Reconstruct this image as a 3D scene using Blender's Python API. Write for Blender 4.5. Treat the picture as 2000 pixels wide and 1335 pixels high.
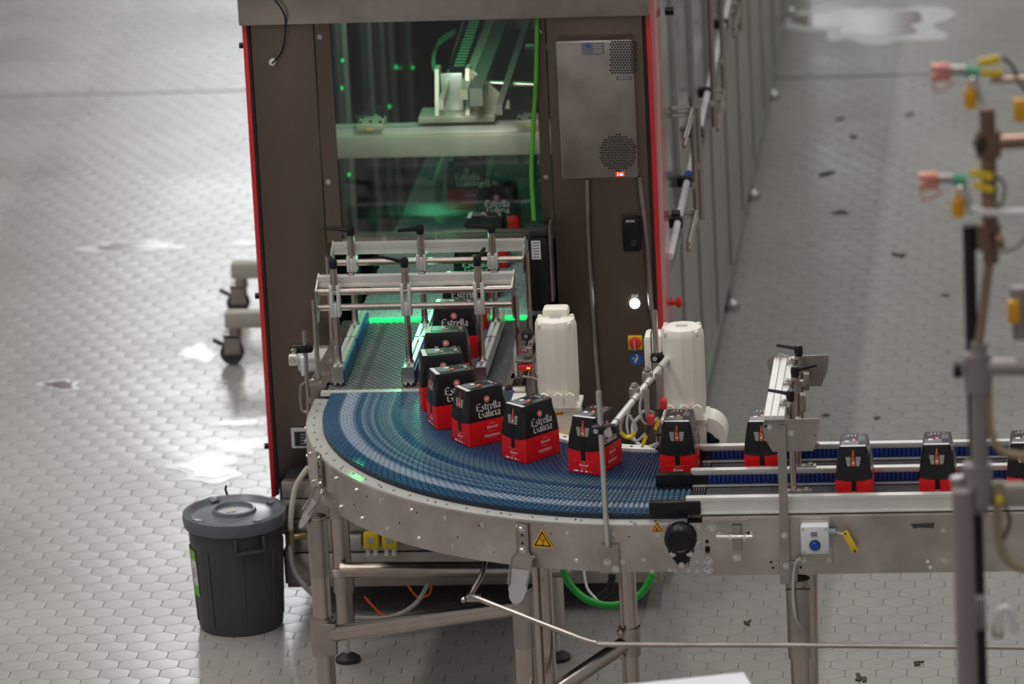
import bpy, bmesh, math, random
import numpy as np
from mathutils import Vector, Matrix, Quaternion
random.seed(7)
V = Vector; PI = math.pi
S = bpy.context.scene
COL = S.collection
for o in list(bpy.data.objects): bpy.data.objects.remove(o)

# ------------------------------------------------------------------ camera
FPX = 11248.0
CAM = V((1.6, -20.0, 7.2)); YAW, PIT, ROL = -.1101, .2890, -.0502
_fw = V((math.sin(YAW)*math.cos(PIT), math.cos(YAW)*math.cos(PIT), -math.sin(PIT)))
_r0 = V((math.cos(YAW), -math.sin(YAW), 0)); _u0 = _r0.cross(_fw)
_rt = _r0*math.cos(ROL) + _u0*math.sin(ROL)
_up = -_r0*math.sin(ROL) + _u0*math.cos(ROL)
cd = bpy.data.cameras.new('camera'); cam = bpy.data.objects.new('camera', cd); COL.objects.link(cam)
cam.matrix_world = Matrix(((_rt.x, _up.x, -_fw.x, CAM.x), (_rt.y, _up.y, -_fw.y, CAM.y), (_rt.z, _up.z, -_fw.z, CAM.z), (0, 0, 0, 1)))
cd.sensor_width = 36.0; cd.lens = FPX/2000*36; cd.clip_start = .5; cd.clip_end = 200
cd.dof.use_dof = True; cd.dof.focus_distance = 20.3; cd.dof.aperture_fstop = 2.9
S.camera = cam

def ray(x, y): return _fw + _rt*((x-1000)/FPX) - _up*((y-667.5)/FPX)
def Z(x, y, z): d = ray(x, y); return CAM + d*((z-CAM.z)/d.z)
def YP(x, y, Y): d = ray(x, y); return CAM + d*((Y-CAM.y)/d.y)
def XP(x, y, X): d = ray(x, y); return CAM + d*((X-CAM.x)/d.x)
def PX(p):
    w = V(p)-CAM; f = w.dot(_fw); return (1000+FPX*w.dot(_rt)/f, 667.5-FPX*w.dot(_up)/f)

# ------------------------------------------------------------------ world, lamps, exposure
S.view_settings.view_transform = 'Standard'; S.view_settings.look = 'None'
S.view_settings.exposure = 0.0; S.view_settings.gamma = 1.0; S.view_settings.use_curve_mapping = False
W = bpy.data.worlds.new('hall'); S.world = W; W.use_nodes = True
bg = W.node_tree.nodes['Background']; bg.inputs[0].default_value = (1.0, .975, .945, 1); bg.inputs[1].default_value = .285

def lamp(name, loc, rot, sx, sy, power, col):
    l = bpy.data.lights.new(name, 'AREA'); l.shape = 'RECTANGLE'; l.size = sx; l.size_y = sy; l.energy = power; l.color = col
    o = bpy.data.objects.new(name, l); COL.objects.link(o); o.location = loc; o.rotation_euler = rot
    return o
WARM = (1.0, .95, .92)
lamp('ceiling_lamp', (-1.75, 11, 9.6), (0, 0, 0), .10, 22, 300, WARM)
lamp('ceiling_lamp', (-4.2, 0, 9.6), (0, 0, 0), .5, 12, 430, WARM)
lamp('ceiling_lamp', (-2.0, -15, 9.6), (0, 0, 0), .5, 12, 220, WARM)
lamp('ceiling_lamp', (.6, -3.5, 9.6), (0, 0, 0), .25, 6, 210, WARM)
lamp('ceiling_lamp', (4.2, 13, 9.6), (0, 0, 0), .3, 20, 430, (.93, 1.0, .93))

# ------------------------------------------------------------------ materials
def mat(name, col, rough=.5, metal=0.0, nscale=0, namt=.0, bump=0.0, bscale=200, emit=0, spec=.5, stretch=None, rnoise=0, coat=0):
    m = bpy.data.materials.new(name); m.use_nodes = True; N = m.node_tree.nodes; L = m.node_tree.links
    b = N['Principled BSDF']; c = (*col, 1)
    b.inputs['Base Color'].default_value = c; b.inputs['Roughness'].default_value = rough; b.inputs['Metallic'].default_value = metal
    b.inputs['Specular IOR Level'].default_value = spec
    if coat: b.inputs['Coat Weight'].default_value = coat; b.inputs['Coat Roughness'].default_value = .15
    if emit: b.inputs['Emission Color'].default_value = c; b.inputs['Emission Strength'].default_value = emit
    if nscale or bump or rnoise:
        tc = N.new('ShaderNodeNewGeometry'); mp = N.new('ShaderNodeMapping'); L.new(tc.outputs['Position'], mp.inputs[0])
        if stretch: mp.inputs['Scale'].default_value = stretch
        if nscale:
            n = N.new('ShaderNodeTexNoise'); n.inputs['Scale'].default_value = nscale; n.inputs['Detail'].default_value = 4
            L.new(mp.outputs[0], n.inputs['Vector'])
            r = N.new('ShaderNodeValToRGB'); r.color_ramp.elements[0].position = .3; r.color_ramp.elements[1].position = .7
            r.color_ramp.elements[0].color = (*[max(0, x*(1-namt)) for x in col], 1); r.color_ramp.elements[1].color = (*[min(1, x*(1+namt)) for x in col], 1)
            L.new(n.outputs['Fac'], r.inputs[0]); L.new(r.outputs[0], b.inputs['Base Color'])
            if rnoise:
                k = N.new('ShaderNodeMapRange'); k.inputs['To Min'].default_value = max(0, rough-rnoise); k.inputs['To Max'].default_value = rough+rnoise
                L.new(n.outputs['Fac'], k.inputs['Value']); L.new(k.outputs[0], b.inputs['Roughness'])
        if bump:
            n2 = N.new('ShaderNodeTexNoise'); n2.inputs['Scale'].default_value = bscale; n2.inputs['Detail'].default_value = 3
            L.new(mp.outputs[0], n2.inputs['Vector'])
            bp = N.new('ShaderNodeBump'); bp.inputs['Strength'].default_value = bump; bp.inputs['Distance'].default_value = .002
            L.new(n2.outputs['Fac'], bp.inputs['Height']); L.new(bp.outputs[0], b.inputs['Normal'])
    return m
STEEL = mat('stainless_steel', (.42, .375, .345), .36, 1, 9, .16, .10, 300, rnoise=.06)
SHEET = mat('brushed_sheet', (.185, .142, .117), .40, 1, 3, .14, .08, 160, stretch=(1, 1, .15), rnoise=.05)
SKIRT = mat('brushed_skirt', (.53, .48, .445), .42, 1, 7, .20, .08, 260, rnoise=.06)
PIPE = mat('polished_pipe', (.50, .43, .385), .25, 1, 12, .08, rnoise=.06)
CHROME = mat('bright_chrome', (.70, .68, .66), .16, 1, 20, .04)
ALU = mat('anodised_aluminium', (.80, .79, .76), .38, .6, 15, .05)
BRONZE = mat('pipe_brown', (.30, .20, .15), .35, .9, 8, .15)
RED = mat('red_paint', (.62, .012, .016), .35, 0, 5, .06, coat=.9)
PRED = mat('carton_red', (.88, .010, .014), .38, 0, 9, .04)
PBLK = mat('carton_black', (.013, .012, .013), .32, 0, 9, .1, coat=.12, spec=.35)
PWHT = mat('print_white', (.80, .78, .76), .5, 0, 40, .03)
PPNK = mat('print_pink', (.75, .22, .22), .5, 0, 60, .15)
PORG = mat('print_bottle', (.62, .12, .05), .4, 0, 90, .5)
BLACK = mat('black_plastic', (.010, .010, .011), .34, 0, 30, .1, spec=.3)
RUBB = mat('black_rubber', (.02, .02, .022), .6, 0, 30, .15)
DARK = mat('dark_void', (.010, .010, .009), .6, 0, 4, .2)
CREAM = mat('cream_enamel', (.86, .82, .73), .38, 0, 9, .05)
BLUE = mat('blue_strip', (.007, .032, .20), .45, 0, 30, .15)
BEIN = mat('grey_belt', (.075, .085, .085), .34, 0, 14, .15)
BEMA = mat('machine_belt', (.22, .30, .29), .75, 0, 14, .1)
BELN = mat('dark_belt', (.05, .05, .056), .5, 0, 40, .2)
BIN = mat('bin_plastic', (.055, .058, .064), .42, 0, 12, .08, .05, 400)
LID = mat('bin_lid', (.12, .13, .15), .33, 0, 6, .12)
YEL = mat('yellow_plastic', (.82, .58, .02), .45, 0, 20, .06)
SIGNY = mat('sign_yellow', (.85, .45, .01), .45, 0, 20, .04)
AMBER = mat('amber_tag', (.75, .36, .01), .4, 0, 20, .08)
ORNG = mat('orange_cable', (.80, .12, .02), .45, 0, 20, .06)
GRNH = mat('green_hose', (.02, .42, .05), .4, 0, 20, .06)
GRNT = mat('green_tape', (.18, .55, .04), .5, 0, 20, .06)
GREYC = mat('grey_cable', (.42, .41, .39), .45, 0, 20, .06)
WHITE = mat('white_plastic', (.72, .73, .74), .4, 0, 10, .04)
BLUEB = mat('blue_button', (.01, .06, .45), .25, 0, 10, .04)
SIGNB = mat('sign_blue', (.02, .10, .42), .4, 0, 10, .04)
PINKR = mat('sensor_red', (.70, .03, .03), .35, 0, 10, .06)
SALM = mat('salmon_block', (.66, .24, .18), .5, 0, 10, .06)
TEAL = mat('connector_green', (.10, .38, .22), .5, 0, 10, .06)
LABEL = mat('label_grey', (.45, .44, .45), .5, 0, 80, .15)
LEDW = mat('lit_white', (.85, .92, 1), .3, emit=6)
LEDR = mat('lit_red', (1, .03, .01), .3, emit=2.2)
LEDA = mat('lit_amber', (1, .55, .05), .3, emit=5)
LEDG = mat('lit_green', (.02, 1, .25), .3, emit=.6)
PALE = mat('pale_post', (.62, .56, .57), .3, .3, 9, .08)
REFLG = mat('seam_reflection_green', (.02, 1, .22), .3, emit=.75)
PANEL = mat('side_panel', (.36, .36, .34), .35, .6, 3, .08)
WPIPE = mat('white_tube', (.75, .74, .74), .35, 0, 10, .05)
WTEST = mat('white_lacquer', (.72, .74, .80), .4, 0, 10, .02)

def glass_mat(name, col, refl):
    m = bpy.data.materials.new(name); m.use_nodes = True; N = m.node_tree.nodes; L = m.node_tree.links
    for n in list(N): N.remove(n)
    o = N.new('ShaderNodeOutputMaterial'); t = N.new('ShaderNodeBsdfTransparent'); t.inputs[0].default_value = (*col, 1)
    g = N.new('ShaderNodeBsdfGlossy'); g.inputs['Roughness'].default_value = .08
    f = N.new('ShaderNodeFresnel'); f.inputs['IOR'].default_value = 1.5
    n = N.new('ShaderNodeTexNoise'); n.inputs['Scale'].default_value = 2.0
    k = N.new('ShaderNodeMath'); k.operation = 'MULTIPLY_ADD'; k.inputs[1].default_value = refl; k.inputs[2].default_value = .01
    L.new(n.outputs['Fac'], k.inputs[0])
    a = N.new('ShaderNodeMath'); a.operation = 'ADD'; L.new(f.outputs[0], a.inputs[0]); L.new(k.outputs[0], a.inputs[1])
    x = N.new('ShaderNodeMixShader'); L.new(a.outputs[0], x.inputs[0]); L.new(t.outputs[0], x.inputs[1]); L.new(g.outputs[0], x.inputs[2])
    L.new(x.outputs[0], o.inputs[0]); return m
GLASS = glass_mat('window_glass', (.86, .92, .88), .012)
DGLASS = mat('smoked_pane', (.16, .16, .15), .18, .2, 3, .1)

# ------------------------------------------------------------------ mesh helpers
def basis(d):
    d = V(d).normalized(); a = V((0, 0, 1)) if abs(d.z) < .9 else V((1, 0, 0))
    u = a.cross(d).normalized(); return u, d.cross(u), d
def smooth_path(pts, k=6):
    P = [V(p) for p in pts]; out = []
    for i in range(len(P)-1):
        p0 = P[max(i-1, 0)]; p1 = P[i]; p2 = P[i+1]; p3 = P[min(i+2, len(P)-1)]
        for j in range(k):
            t = j/k; out.append(.5*((2*p1)+(p2-p0)*t+(2*p0-5*p1+4*p2-p3)*t*t+(3*p1-p0-3*p2+p3)*t**3))
    return out+[P[-1]]
class M:
    def __init__(s): s.v = []; s.f = []
    def add(s, vs, fs):
        n = len(s.v); s.v += [V(v) for v in vs]; s.f += [[i+n for i in f] for f in fs]; return s
    def box(s, c, d, rot=None, bev=0.0):
        c = V(c); hx, hy, hz = d[0]/2, d[1]/2, d[2]/2
        if bev <= 0:
            vs = [V((x, y, z)) for x in (-hx, hx) for y in (-hy, hy) for z in (-hz, hz)]
            fs = [[0, 1, 3, 2], [4, 6, 7, 5], [0, 4, 5, 1], [2, 3, 7, 6], [0, 2, 6, 4], [1, 5, 7, 3]]
        else:
            b = min(bev, hx*.9, hy*.9, hz*.9); bm = bmesh.new(); bmesh.ops.create_cube(bm, size=1)
            for v in bm.verts: v.co = V((v.co.x*d[0], v.co.y*d[1], v.co.z*d[2]))
            bmesh.ops.bevel(bm, geom=bm.edges[:], offset=b, segments=2, affect='EDGES', profile=.5)
            bm.verts.index_update(); vs = [v.co.copy() for v in bm.verts]; fs = [[v.index for v in f.verts] for f in bm.faces]; bm.free()
        if rot is not None: vs = [rot @ v for v in vs]
        return s.add([v+c for v in vs], fs)
    def span(s, a, b, bev=0.0):
        a = V(a); b = V(b); return s.box((a+b)/2, [abs(b[i]-a[i]) for i in range(3)], None, bev)
    def bar(s, p, q, w, h, up=(0, 0, 1), bev=0.0):
        p = V(p); q = V(q); d = (q-p); l = d.length; d.normalize(); u = V(up); x = d.cross(u).normalized(); u = x.cross(d)
        return s.box((p+q)/2, (w, l, h), Matrix((x, d, u)).transposed(), bev)
    def tube(s, pts, r, n=10, cap=True, k=0):
        P = smooth_path(pts, k) if k else [V(p) for p in pts]
        rr = r if isinstance(r, (list, tuple)) else [r]*len(P)
        ds = [(P[min(i+1, len(P)-1)]-P[max(i-1, 0)]).normalized() for i in range(len(P))]
        u, w, _ = basis(ds[0]); vs = []
        for i, p in enumerate(P):
            if i:
                q = ds[i-1].rotation_difference(ds[i]); u = q @ u; w = q @ w
            vs += [p+(u*math.cos(2*PI*j/n)+w*math.sin(2*PI*j/n))*rr[i] for j in range(n)]
        fs = [[i*n+j, i*n+(j+1) % n, (i+1)*n+(j+1) % n, (i+1)*n+j] for i in range(len(P)-1) for j in range(n)]
        if cap: fs += [list(range(n))[::-1], [(len(P)-1)*n+j for j in range(n)]]
        return s.add(vs, fs)
    def cyl(s, p, q, r, n=14, r2=None): return s.tube([p, q], [r, r if r2 is None else r2], n)
    def lathe(s, prof, c, n=24, axis=(0, 0, 1)):
        u, w, d = basis(axis); c = V(c); vs = []
        for r, h in prof: vs += [c+d*h+(u*math.cos(2*PI*j/n)+w*math.sin(2*PI*j/n))*max(r, 1e-5) for j in range(n)]
        fs = [[i*n+j, i*n+(j+1) % n, (i+1)*n+(j+1) % n, (i+1)*n+j] for i in range(len(prof)-1) for j in range(n)]
        return s.add(vs, fs+[list(range(n))[::-1], [(len(prof)-1)*n+j for j in range(n)]])
    def prism(s, pts, o, u, v, t):
        o = V(o); u = V(u); v = V(v); w = u.cross(v).normalized(); n = len(pts)
        a = [o+u*p[0]+v*p[1] for p in pts]; b = [p+w*t for p in a]
        return s.add(a+b, [list(range(n))[::-1], list(range(n, 2*n))]+[[i, (i+1) % n, n+(i+1) % n, n+i] for i in range(n)])
    def poly3(s, pts, t):
        P = [V(p) for p in pts]; w = (P[1]-P[0]).cross(P[2]-P[0]).normalized(); n = len(P)
        t = V(t) if hasattr(t, '__len__') else w*t
        return s.add(P+[p+t for p in P], [list(range(n))[::-1], list(range(n, 2*n))]+[[i, (i+1) % n, n+(i+1) % n, n+i] for i in range(n)])
    def build(s, name, m, parent=None, ang=35, mesh_origin=None):
        off = V((0, 0, 0)); p = parent
        if parent is None:
            lo = V([min(v[i] for v in s.v) for i in range(3)]); hi = V([max(v[i] for v in s.v) for i in range(3)])
            off = V(((lo.x+hi.x)/2, (lo.y+hi.y)/2, lo.z))
        while p is not None: off = off+p.location; p = p.parent
        me = bpy.data.meshes.new(name); me.from_pydata([tuple(v-off) for v in s.v], [], s.f)
        bm = bmesh.new(); bm.from_mesh(me); bmesh.ops.recalc_face_normals(bm, faces=bm.faces); bm.to_mesh(me); bm.free()
        me.polygons.foreach_set('use_smooth', [True]*len(me.polygons)); me.set_sharp_from_angle(angle=math.radians(ang))
        me.materials.append(m); o = bpy.data.objects.new(name, me); COL.objects.link(o)
        if parent is not None: o.parent = parent
        else: o.location = off
        return o
def tag(o, label=None, cat=None, group=None, kind=None):
    if label: o['label'] = label
    if cat: o['category'] = cat
    if group: o['group'] = group
    if kind: o['kind'] = kind
    return o
def thing(name, label, cat, loc, group=None):
    o = bpy.data.objects.new(name, None); COL.objects.link(o); o.location = V(loc); o.empty_display_size = .1
    return tag(o, label, cat, group)
_bm = {}
def bolt(parent, pos, dirn, r=.007, m=None, name='bolt'):
    m = m or CHROME; key = (round(r, 4), m.name)
    if key not in _bm:
        b = M(); b.lathe([(r*1.45, 0), (r*1.45, r*.25), (r*.95, r*.25)], (0, 0, 0), 10)
        b.lathe([(r, r*.2), (r, r*.95), (r*.75, r*1.15)], (0, 0, 0), 6); o = b.build(name, m); o.data.transform(Matrix.Translation(o.location)); o.parent = parent; _bm[key] = o.data
    else:
        o = bpy.data.objects.new(name, _bm[key]); COL.objects.link(o); o.parent = parent
    off = V((0, 0, 0)); p = parent
    while p is not None: off = off+p.location; p = p.parent
    o.location = V(pos)-off; o.rotation_mode = 'QUATERNION'; o.rotation_quaternion = V((0, 0, 1)).rotation_difference(V(dirn).normalized())
    return o
def hole(m, pos, dirn, r): m.cyl(V(pos)-V(dirn).normalized()*.002, V(pos)+V(dirn).normalized()*.0008, r, 10)
def copy_tree(o, parent=None):
    c = o.copy(); COL.objects.link(c)
    if parent: c.parent = parent
    for ch in list(o.children): copy_tree(ch, c)
    return c
def dirz(a): return V((math.cos(a), math.sin(a), 0))

ZB = 1.12                                   # belt height
K = .98065
YF = .66                                    # front plane of the machine
# ------------------------------------------------------------------ setting: floor of hexagonal tiles
TW = 7.2/63.65; TR = TW/math.sqrt(3)
def floor_material():
    m = bpy.data.materials.new('floor_tile'); m.use_nodes = True; N = m.node_tree.nodes; L = m.node_tree.links; b = N['Principled BSDF']
    g = N.new('ShaderNodeNewGeometry')
    n1 = N.new('ShaderNodeTexNoise'); n1.inputs['Scale'].default_value = .8; n1.inputs['Detail'].default_value = 5
    n2 = N.new('ShaderNodeTexNoise'); n2.inputs['Scale'].default_value = 9; n2.inputs['Detail'].default_value = 2
    for n in (n1, n2): L.new(g.outputs['Position'], n.inputs['Vector'])
    mx = N.new('ShaderNodeMath'); mx.operation = 'MULTIPLY_ADD'; mx.inputs[1].default_value = .5; L.new(n2.outputs['Fac'], mx.inputs[0])
    hl = N.new('ShaderNodeMath'); hl.operation = 'MULTIPLY'; hl.inputs[1].default_value = .5; L.new(n1.outputs['Fac'], hl.inputs[0]); L.new(hl.outputs[0], mx.inputs[2])
    r = N.new('ShaderNodeValToRGB'); L.new(mx.outputs[0], r.inputs[0])
    r.color_ramp.elements[0].position = .3; r.color_ramp.elements[0].color = (.315, .30, .283, 1)
    r.color_ramp.elements[1].position = .7; r.color_ramp.elements[1].color = (.36, .345, .325, 1)
    L.new(r.outputs[0], b.inputs['Base Color'])
    k = N.new('ShaderNodeMapRange'); k.inputs['From Min'].default_value = .35; k.inputs['From Max'].default_value = .68
    k.inputs['To Min'].default_value = .22; k.inputs['To Max'].default_value = .34; L.new(n1.outputs['Fac'], k.inputs['Value']); L.new(k.outputs[0], b.inputs['Roughness'])
    bp = N.new('ShaderNodeBump'); bp.inputs['Strength'].default_value = .03; bp.inputs['Distance'].default_value = .002
    n3 = N.new('ShaderNodeTexNoise'); n3.inputs['Scale'].default_value = 14; L.new(g.outputs['Position'], n3.inputs['Vector'])
    L.new(n3.outputs['Fac'], bp.inputs['Height']); L.new(bp.outputs[0], b.inputs['Normal'])
    return m
TILE = floor_material()
GROUT = mat('floor_grout', (.20, .19, .18), .4, 0, 20, .2)
fl = M(); fl.box((0, 5, -.055), (40, 80, .1)); FLOOR = fl.build('floor', GROUT); FLOOR['kind'] = 'structure'
HV = [(math.sin(PI/3*i), math.cos(PI/3*i)) for i in range(6)]
def hexset(cs, name):
    cs = np.array(cs); n = len(cs); h = np.array(HV)
    r1, r2 = TR-.0018, TR-.0022
    ring = np.concatenate([np.c_[h*r1, np.full(6, -.006)], np.c_[h*r1, np.full(6, -.00001)], np.c_[h*r2, np.zeros(6)]])
    vs = (ring[None]+np.c_[cs, np.zeros(n)][:, None]).reshape(-1, 3)
    f4 = [[a*6+i, a*6+(i+1) % 6, a*6+6+(i+1) % 6, a*6+6+i] for a in (0, 1) for i in range(6)]
    f4 = np.array(f4)[:, ::-1]; f6 = np.array([12, 13, 14, 15, 16, 17])[::-1]
    lp = np.concatenate([np.concatenate([f4.ravel(), f6])+18*i for i in range(n)]) if n < 50 else (np.concatenate([f4.ravel(), f6])[None]+18*np.arange(n)[:, None]).ravel()
    ln = np.tile(np.r_[np.full(12, 4), 6], n); st = np.r_[0, np.cumsum(ln)[:-1]]
    me = bpy.data.meshes.new(name); me.vertices.add(len(vs)); me.vertices.foreach_set('co', vs.ravel())
    me.loops.add(len(lp)); me.loops.foreach_set('vertex_index', lp.astype(np.int32)); me.polygons.add(len(ln))
    me.polygons.foreach_set('loop_start', st.astype(np.int32)); me.polygons.foreach_set('loop_total', ln.astype(np.int32))
    me.update(calc_edges=True); me.validate(); me.materials.append(TILE)
    return me
gx0, gy0 = 1.6+(-39.58+.5)*TW, -20+194.727*TW
tiles = []
for r in range(-110, 90):
    y = gy0-r*.866*TW
    for c in range(-42, 46):
        x = gx0+(c+(.5 if r % 2 else 0))*TW
        if -7.5 < y < 16 and abs(x+.9) < 4.6: tiles.append((x, y))
def seen(t):
    p = PX((t[0], t[1], 0)); return -20 < p[0] < 2020 and p[1] < 1345
vis = sorted([t for t in tiles if seen(t)], key=lambda t: (V((t[0], t[1], 0))-CAM).length)
near = set(vis[:300])
tm = hexset([(0, 0)], 'tile')
for t in vis[:300]:
    o = bpy.data.objects.new('tile', tm); COL.objects.link(o); o.parent = FLOOR; o.location = V((t[0], t[1], 0))-FLOOR.location
o = bpy.data.objects.new('tile_field', hexset([t for t in tiles if t not in near], 'tile_field')); COL.objects.link(o); o.parent = FLOOR
o.location = -FLOOR.location; o['kind'] = 'stuff'
# expansion joint crossing the floor
jb = M(); a = Z(250, 182, 0); jb.box((-.9, a.y, .0005), (9.2, .022, .002)); jb.build('joint_strip', mat('joint_sealant', (.10, .095, .09), .5, 0, 9, .1), FLOOR)
# far wall with daylight windows (outside the frame, mirrored in the wet floor)
wl = M(); wl.span((-22, 34, 0), (14, 34.3, 15)); wall = wl.build('wall_back', mat('hall_wall', (.20, .20, .19), .7, 0, 2, .1)); wall['kind'] = 'structure'
WIN = mat('lit_window', (.93, .97, 1.0), .4, emit=11.0)
ADDWIN = mat('lit_added_window', (.93, .95, 1.0), .4, emit=3.0)
for i, (x0, x1, zw) in enumerate(((-7.9, -6.8, 7.6), (-6.2, -4.8, 4.6), (-4.3, -2.9, 4.6))):
    w = M(); w.span((x0, 33.9, zw), (x1, 33.98, 13.0)); w = w.build('window_%d' % (i+1), WIN); w['kind'] = 'structure'
    for k in range(3):
        b = M(); zz = zw+(13-zw)*(k+.5)/3; b.span((x0, 33.85, zz-.06), (x1, 33.9, zz+.06)); b.build('glazing_bar', PANEL, w)

w = M(); w.span((-1.6, 33.9, 5.0), (-.5, 33.98, 6.6)); w = w.build('window_4', ADDWIN); w['kind'] = 'structure'  # added window, height limited so only the far right aisle mirrors it
b = M(); b.span((-1.10, 33.85, 5.0), (-1.0, 33.9, 6.6)); b.build('glazing_bar', PANEL, w)
# ------------------------------------------------------------------ packs
NIB = V((math.cos(math.radians(40)), math.sin(math.radians(40))))
GL = {
 'E': (.88, [[(.80, 1.34), (.45, 1.5), (.20, 1.2), (.20, .22), (.42, 0), (.80, .20)], [(.06, .70), (.66, .80)], [(-.04, .02), (.20, .20)]]),
 'G': (.95, [[(.80, 1.28), (.45, 1.5), (.15, 1.15), (.15, .25), (.45, 0), (.80, .14), (.80, .68)], [(.50, .74), (.98, .68)]]),
 's': (.50, [[(.44, .92), (.16, .92), (.12, .62), (.42, .40), (.40, .08), (.06, .06)]]),
 't': (.42, [[(.18, 1.32), (.18, .12), (.36, 0)], [(.02, .94), (.40, .94)]]),
 'r': (.48, [[(.14, 1.0), (.14, 0)], [(.18, .85), (.36, 1.0), (.46, .86)]]),
 'e': (.54, [[(.14, .48), (.46, .62), (.40, .94), (.14, .86), (.12, .12), (.34, 0), (.50, .14)]]),
 'l': (.30, [[(.14, 1.52), (.14, .12), (.26, 0)]]),
 'i': (.30, [[(.14, 1.0), (.14, .12), (.26, 0)], [(.12, 1.30), (.20, 1.40)]]),
 'a': (.58, [[(.10, .86), (.30, 1.0), (.44, .88), (.44, .10), (.54, 0)], [(.44, .58), (.14, .44), (.12, .10), (.30, 0), (.42, .14)]]),
 'c': (.48, [[(.44, .86), (.28, 1.0), (.12, .86), (.12, .12), (.30, 0), (.46, .14)]])}
def black_letter(m, text, o, u, v, width, h, w=.10):
    """broad-nib lettering as thin flat polygons; o = centre of baseline"""
    tot = sum(GL[c][0] for c in text); sc = width/tot; x = -width/2; sy = h/1.5; nrm = u.cross(v).normalized()
    for c in text:
        adv, strokes = GL[c]
        for st in strokes:
            for a, b in zip(st[:-1], st[1:]):
                for nb in (V((NIB.x, NIB.y))*w, V((-NIB.y, NIB.x))*w*.35):
                    pts = [(a[0]-nb.x, a[1]-nb.y), (a[0]+nb.x, a[1]+nb.y), (b[0]+nb.x, b[1]+nb.y), (b[0]-nb.x, b[1]-nb.y)]
                    m.add([o+u*(x+p[0]*sc)+v*(p[1]*sy)+nrm*.0002 for p in pts], [[0, 1, 2, 3]])
        x += adv*sc
def disc(m, c, u, v, r, n=14, r0=0, lift=0):
    nrm = u.cross(v).normalized(); c = c+nrm*lift
    P = [c+(u*math.cos(2*PI*i/n)+v*math.sin(2*PI*i/n))*r for i in range(n)]
    if r0:
        Q = [c+(u*math.cos(2*PI*i/n)+v*math.sin(2*PI*i/n))*r0 for i in range(n)]
        m.add(P+Q, [[i, (i+1) % n, n+(i+1) % n, n+i] for i in range(n)])
    else: m.add(P, [list(range(n))])
def quad(m, c, u, v, w, h, lift=0):
    nrm = u.cross(v).normalized(); c = c+nrm*lift
    m.add([c-u*w/2-v*h/2, c+u*w/2-v*h/2, c+u*w/2+v*h/2, c-u*w/2+v*h/2], [[0, 1, 2, 3]])
def text_mesh(m, txt, o, u, v, width, shear=0.0, lift=.0004):
    cu = bpy.data.curves.new('t', 'FONT'); cu.body = txt; cu.align_x = 'CENTER'; cu.size = 1; cu.shear = shear; cu.offset = .018 if shear else 0; cu.resolution_u = 2
    ob = bpy.data.objects.new('t', cu); COL.objects.link(ob); dg = bpy.context.evaluated_depsgraph_get(); me = bpy.data.meshes.new_from_object(ob.evaluated_get(dg))
    xs = [q.co.x for q in me.vertices]; sc = width/(max(xs)-min(xs)); nrm = u.cross(v).normalized()
    m.add([o+u*q.co.x*sc+v*q.co.y*sc+nrm*lift for q in me.vertices], [list(p.vertices) for p in me.polygons])
    bpy.data.objects.remove(ob); bpy.data.curves.remove(cu); bpy.data.meshes.remove(me)

HP = .198
PROF = [(0.0, .0825, .0605, .003), (.003, .0835, .0615, .003), (.088, .0830, .0610, .004), (.130, .0808, .0572, .006), (.165, .0775, .0515, .012), (.190, .0735, .0465, .008), (HP, .0715, .0445, .003)]
def pack_ring(z, a, b, c):
    return [V((a-c, -b, z)), V((a, -b+c, z)), V((a, b-c, z)), V((a-c, b, z)), V((-a+c, b, z)), V((-a, b-c, z)), V((-a, -b+c, z)), V((-a+c, -b, z))]
def prof_at(z):
    for (z0, a0, b0, c0), (z1, a1, b1, c1) in zip(PROF[:-1], PROF[1:]):
        if z <= z1: t = (z-z0)/(z1-z0); return a0+(a1-a0)*t, b0+(b1-b0)*t, c0+(c1-c0)*t
    return PROF[-1][1:]
def shell(z0, z1, cap0, cap1, dip=0):
    m = M(); zs = [z0]+[p[0] for p in PROF if z0 < p[0] < z1]+[z1]; vs = []; fs = []
    for z in zs: vs += pack_ring(z, *prof_at(z))
    for i in range(len(zs)-1):
        for j in range(8): fs.append([i*8+j, i*8+(j+1) % 8, (i+1)*8+(j+1) % 8, (i+1)*8+j])
    if cap0: fs.append(list(range(8))[::-1])
    if cap1: fs.append([(len(zs)-1)*8+j for j in range(8)])
    return m.add(vs, fs)
def face_frames():
    """(point function, u, v) for the broad faces (-y, +y) and end faces (-x, +x); v follows the leaning face"""
    out = []
    for sgn in (1, -1):
        def side(x, z, sgn=sgn): a, b, c = prof_at(z); return V((x*sgn, -b*sgn, z))
        def end(x, z, sgn=sgn): a, b, c = prof_at(z); return V((-a*sgn, -x*sgn, z))
        out.append((side, V((sgn, 0, 0)), end, V((0, -sgn, 0))))
    return out
def vdir(fn, z): return (fn(0, z+.01)-fn(0, z-.01)).normalized()
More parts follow.
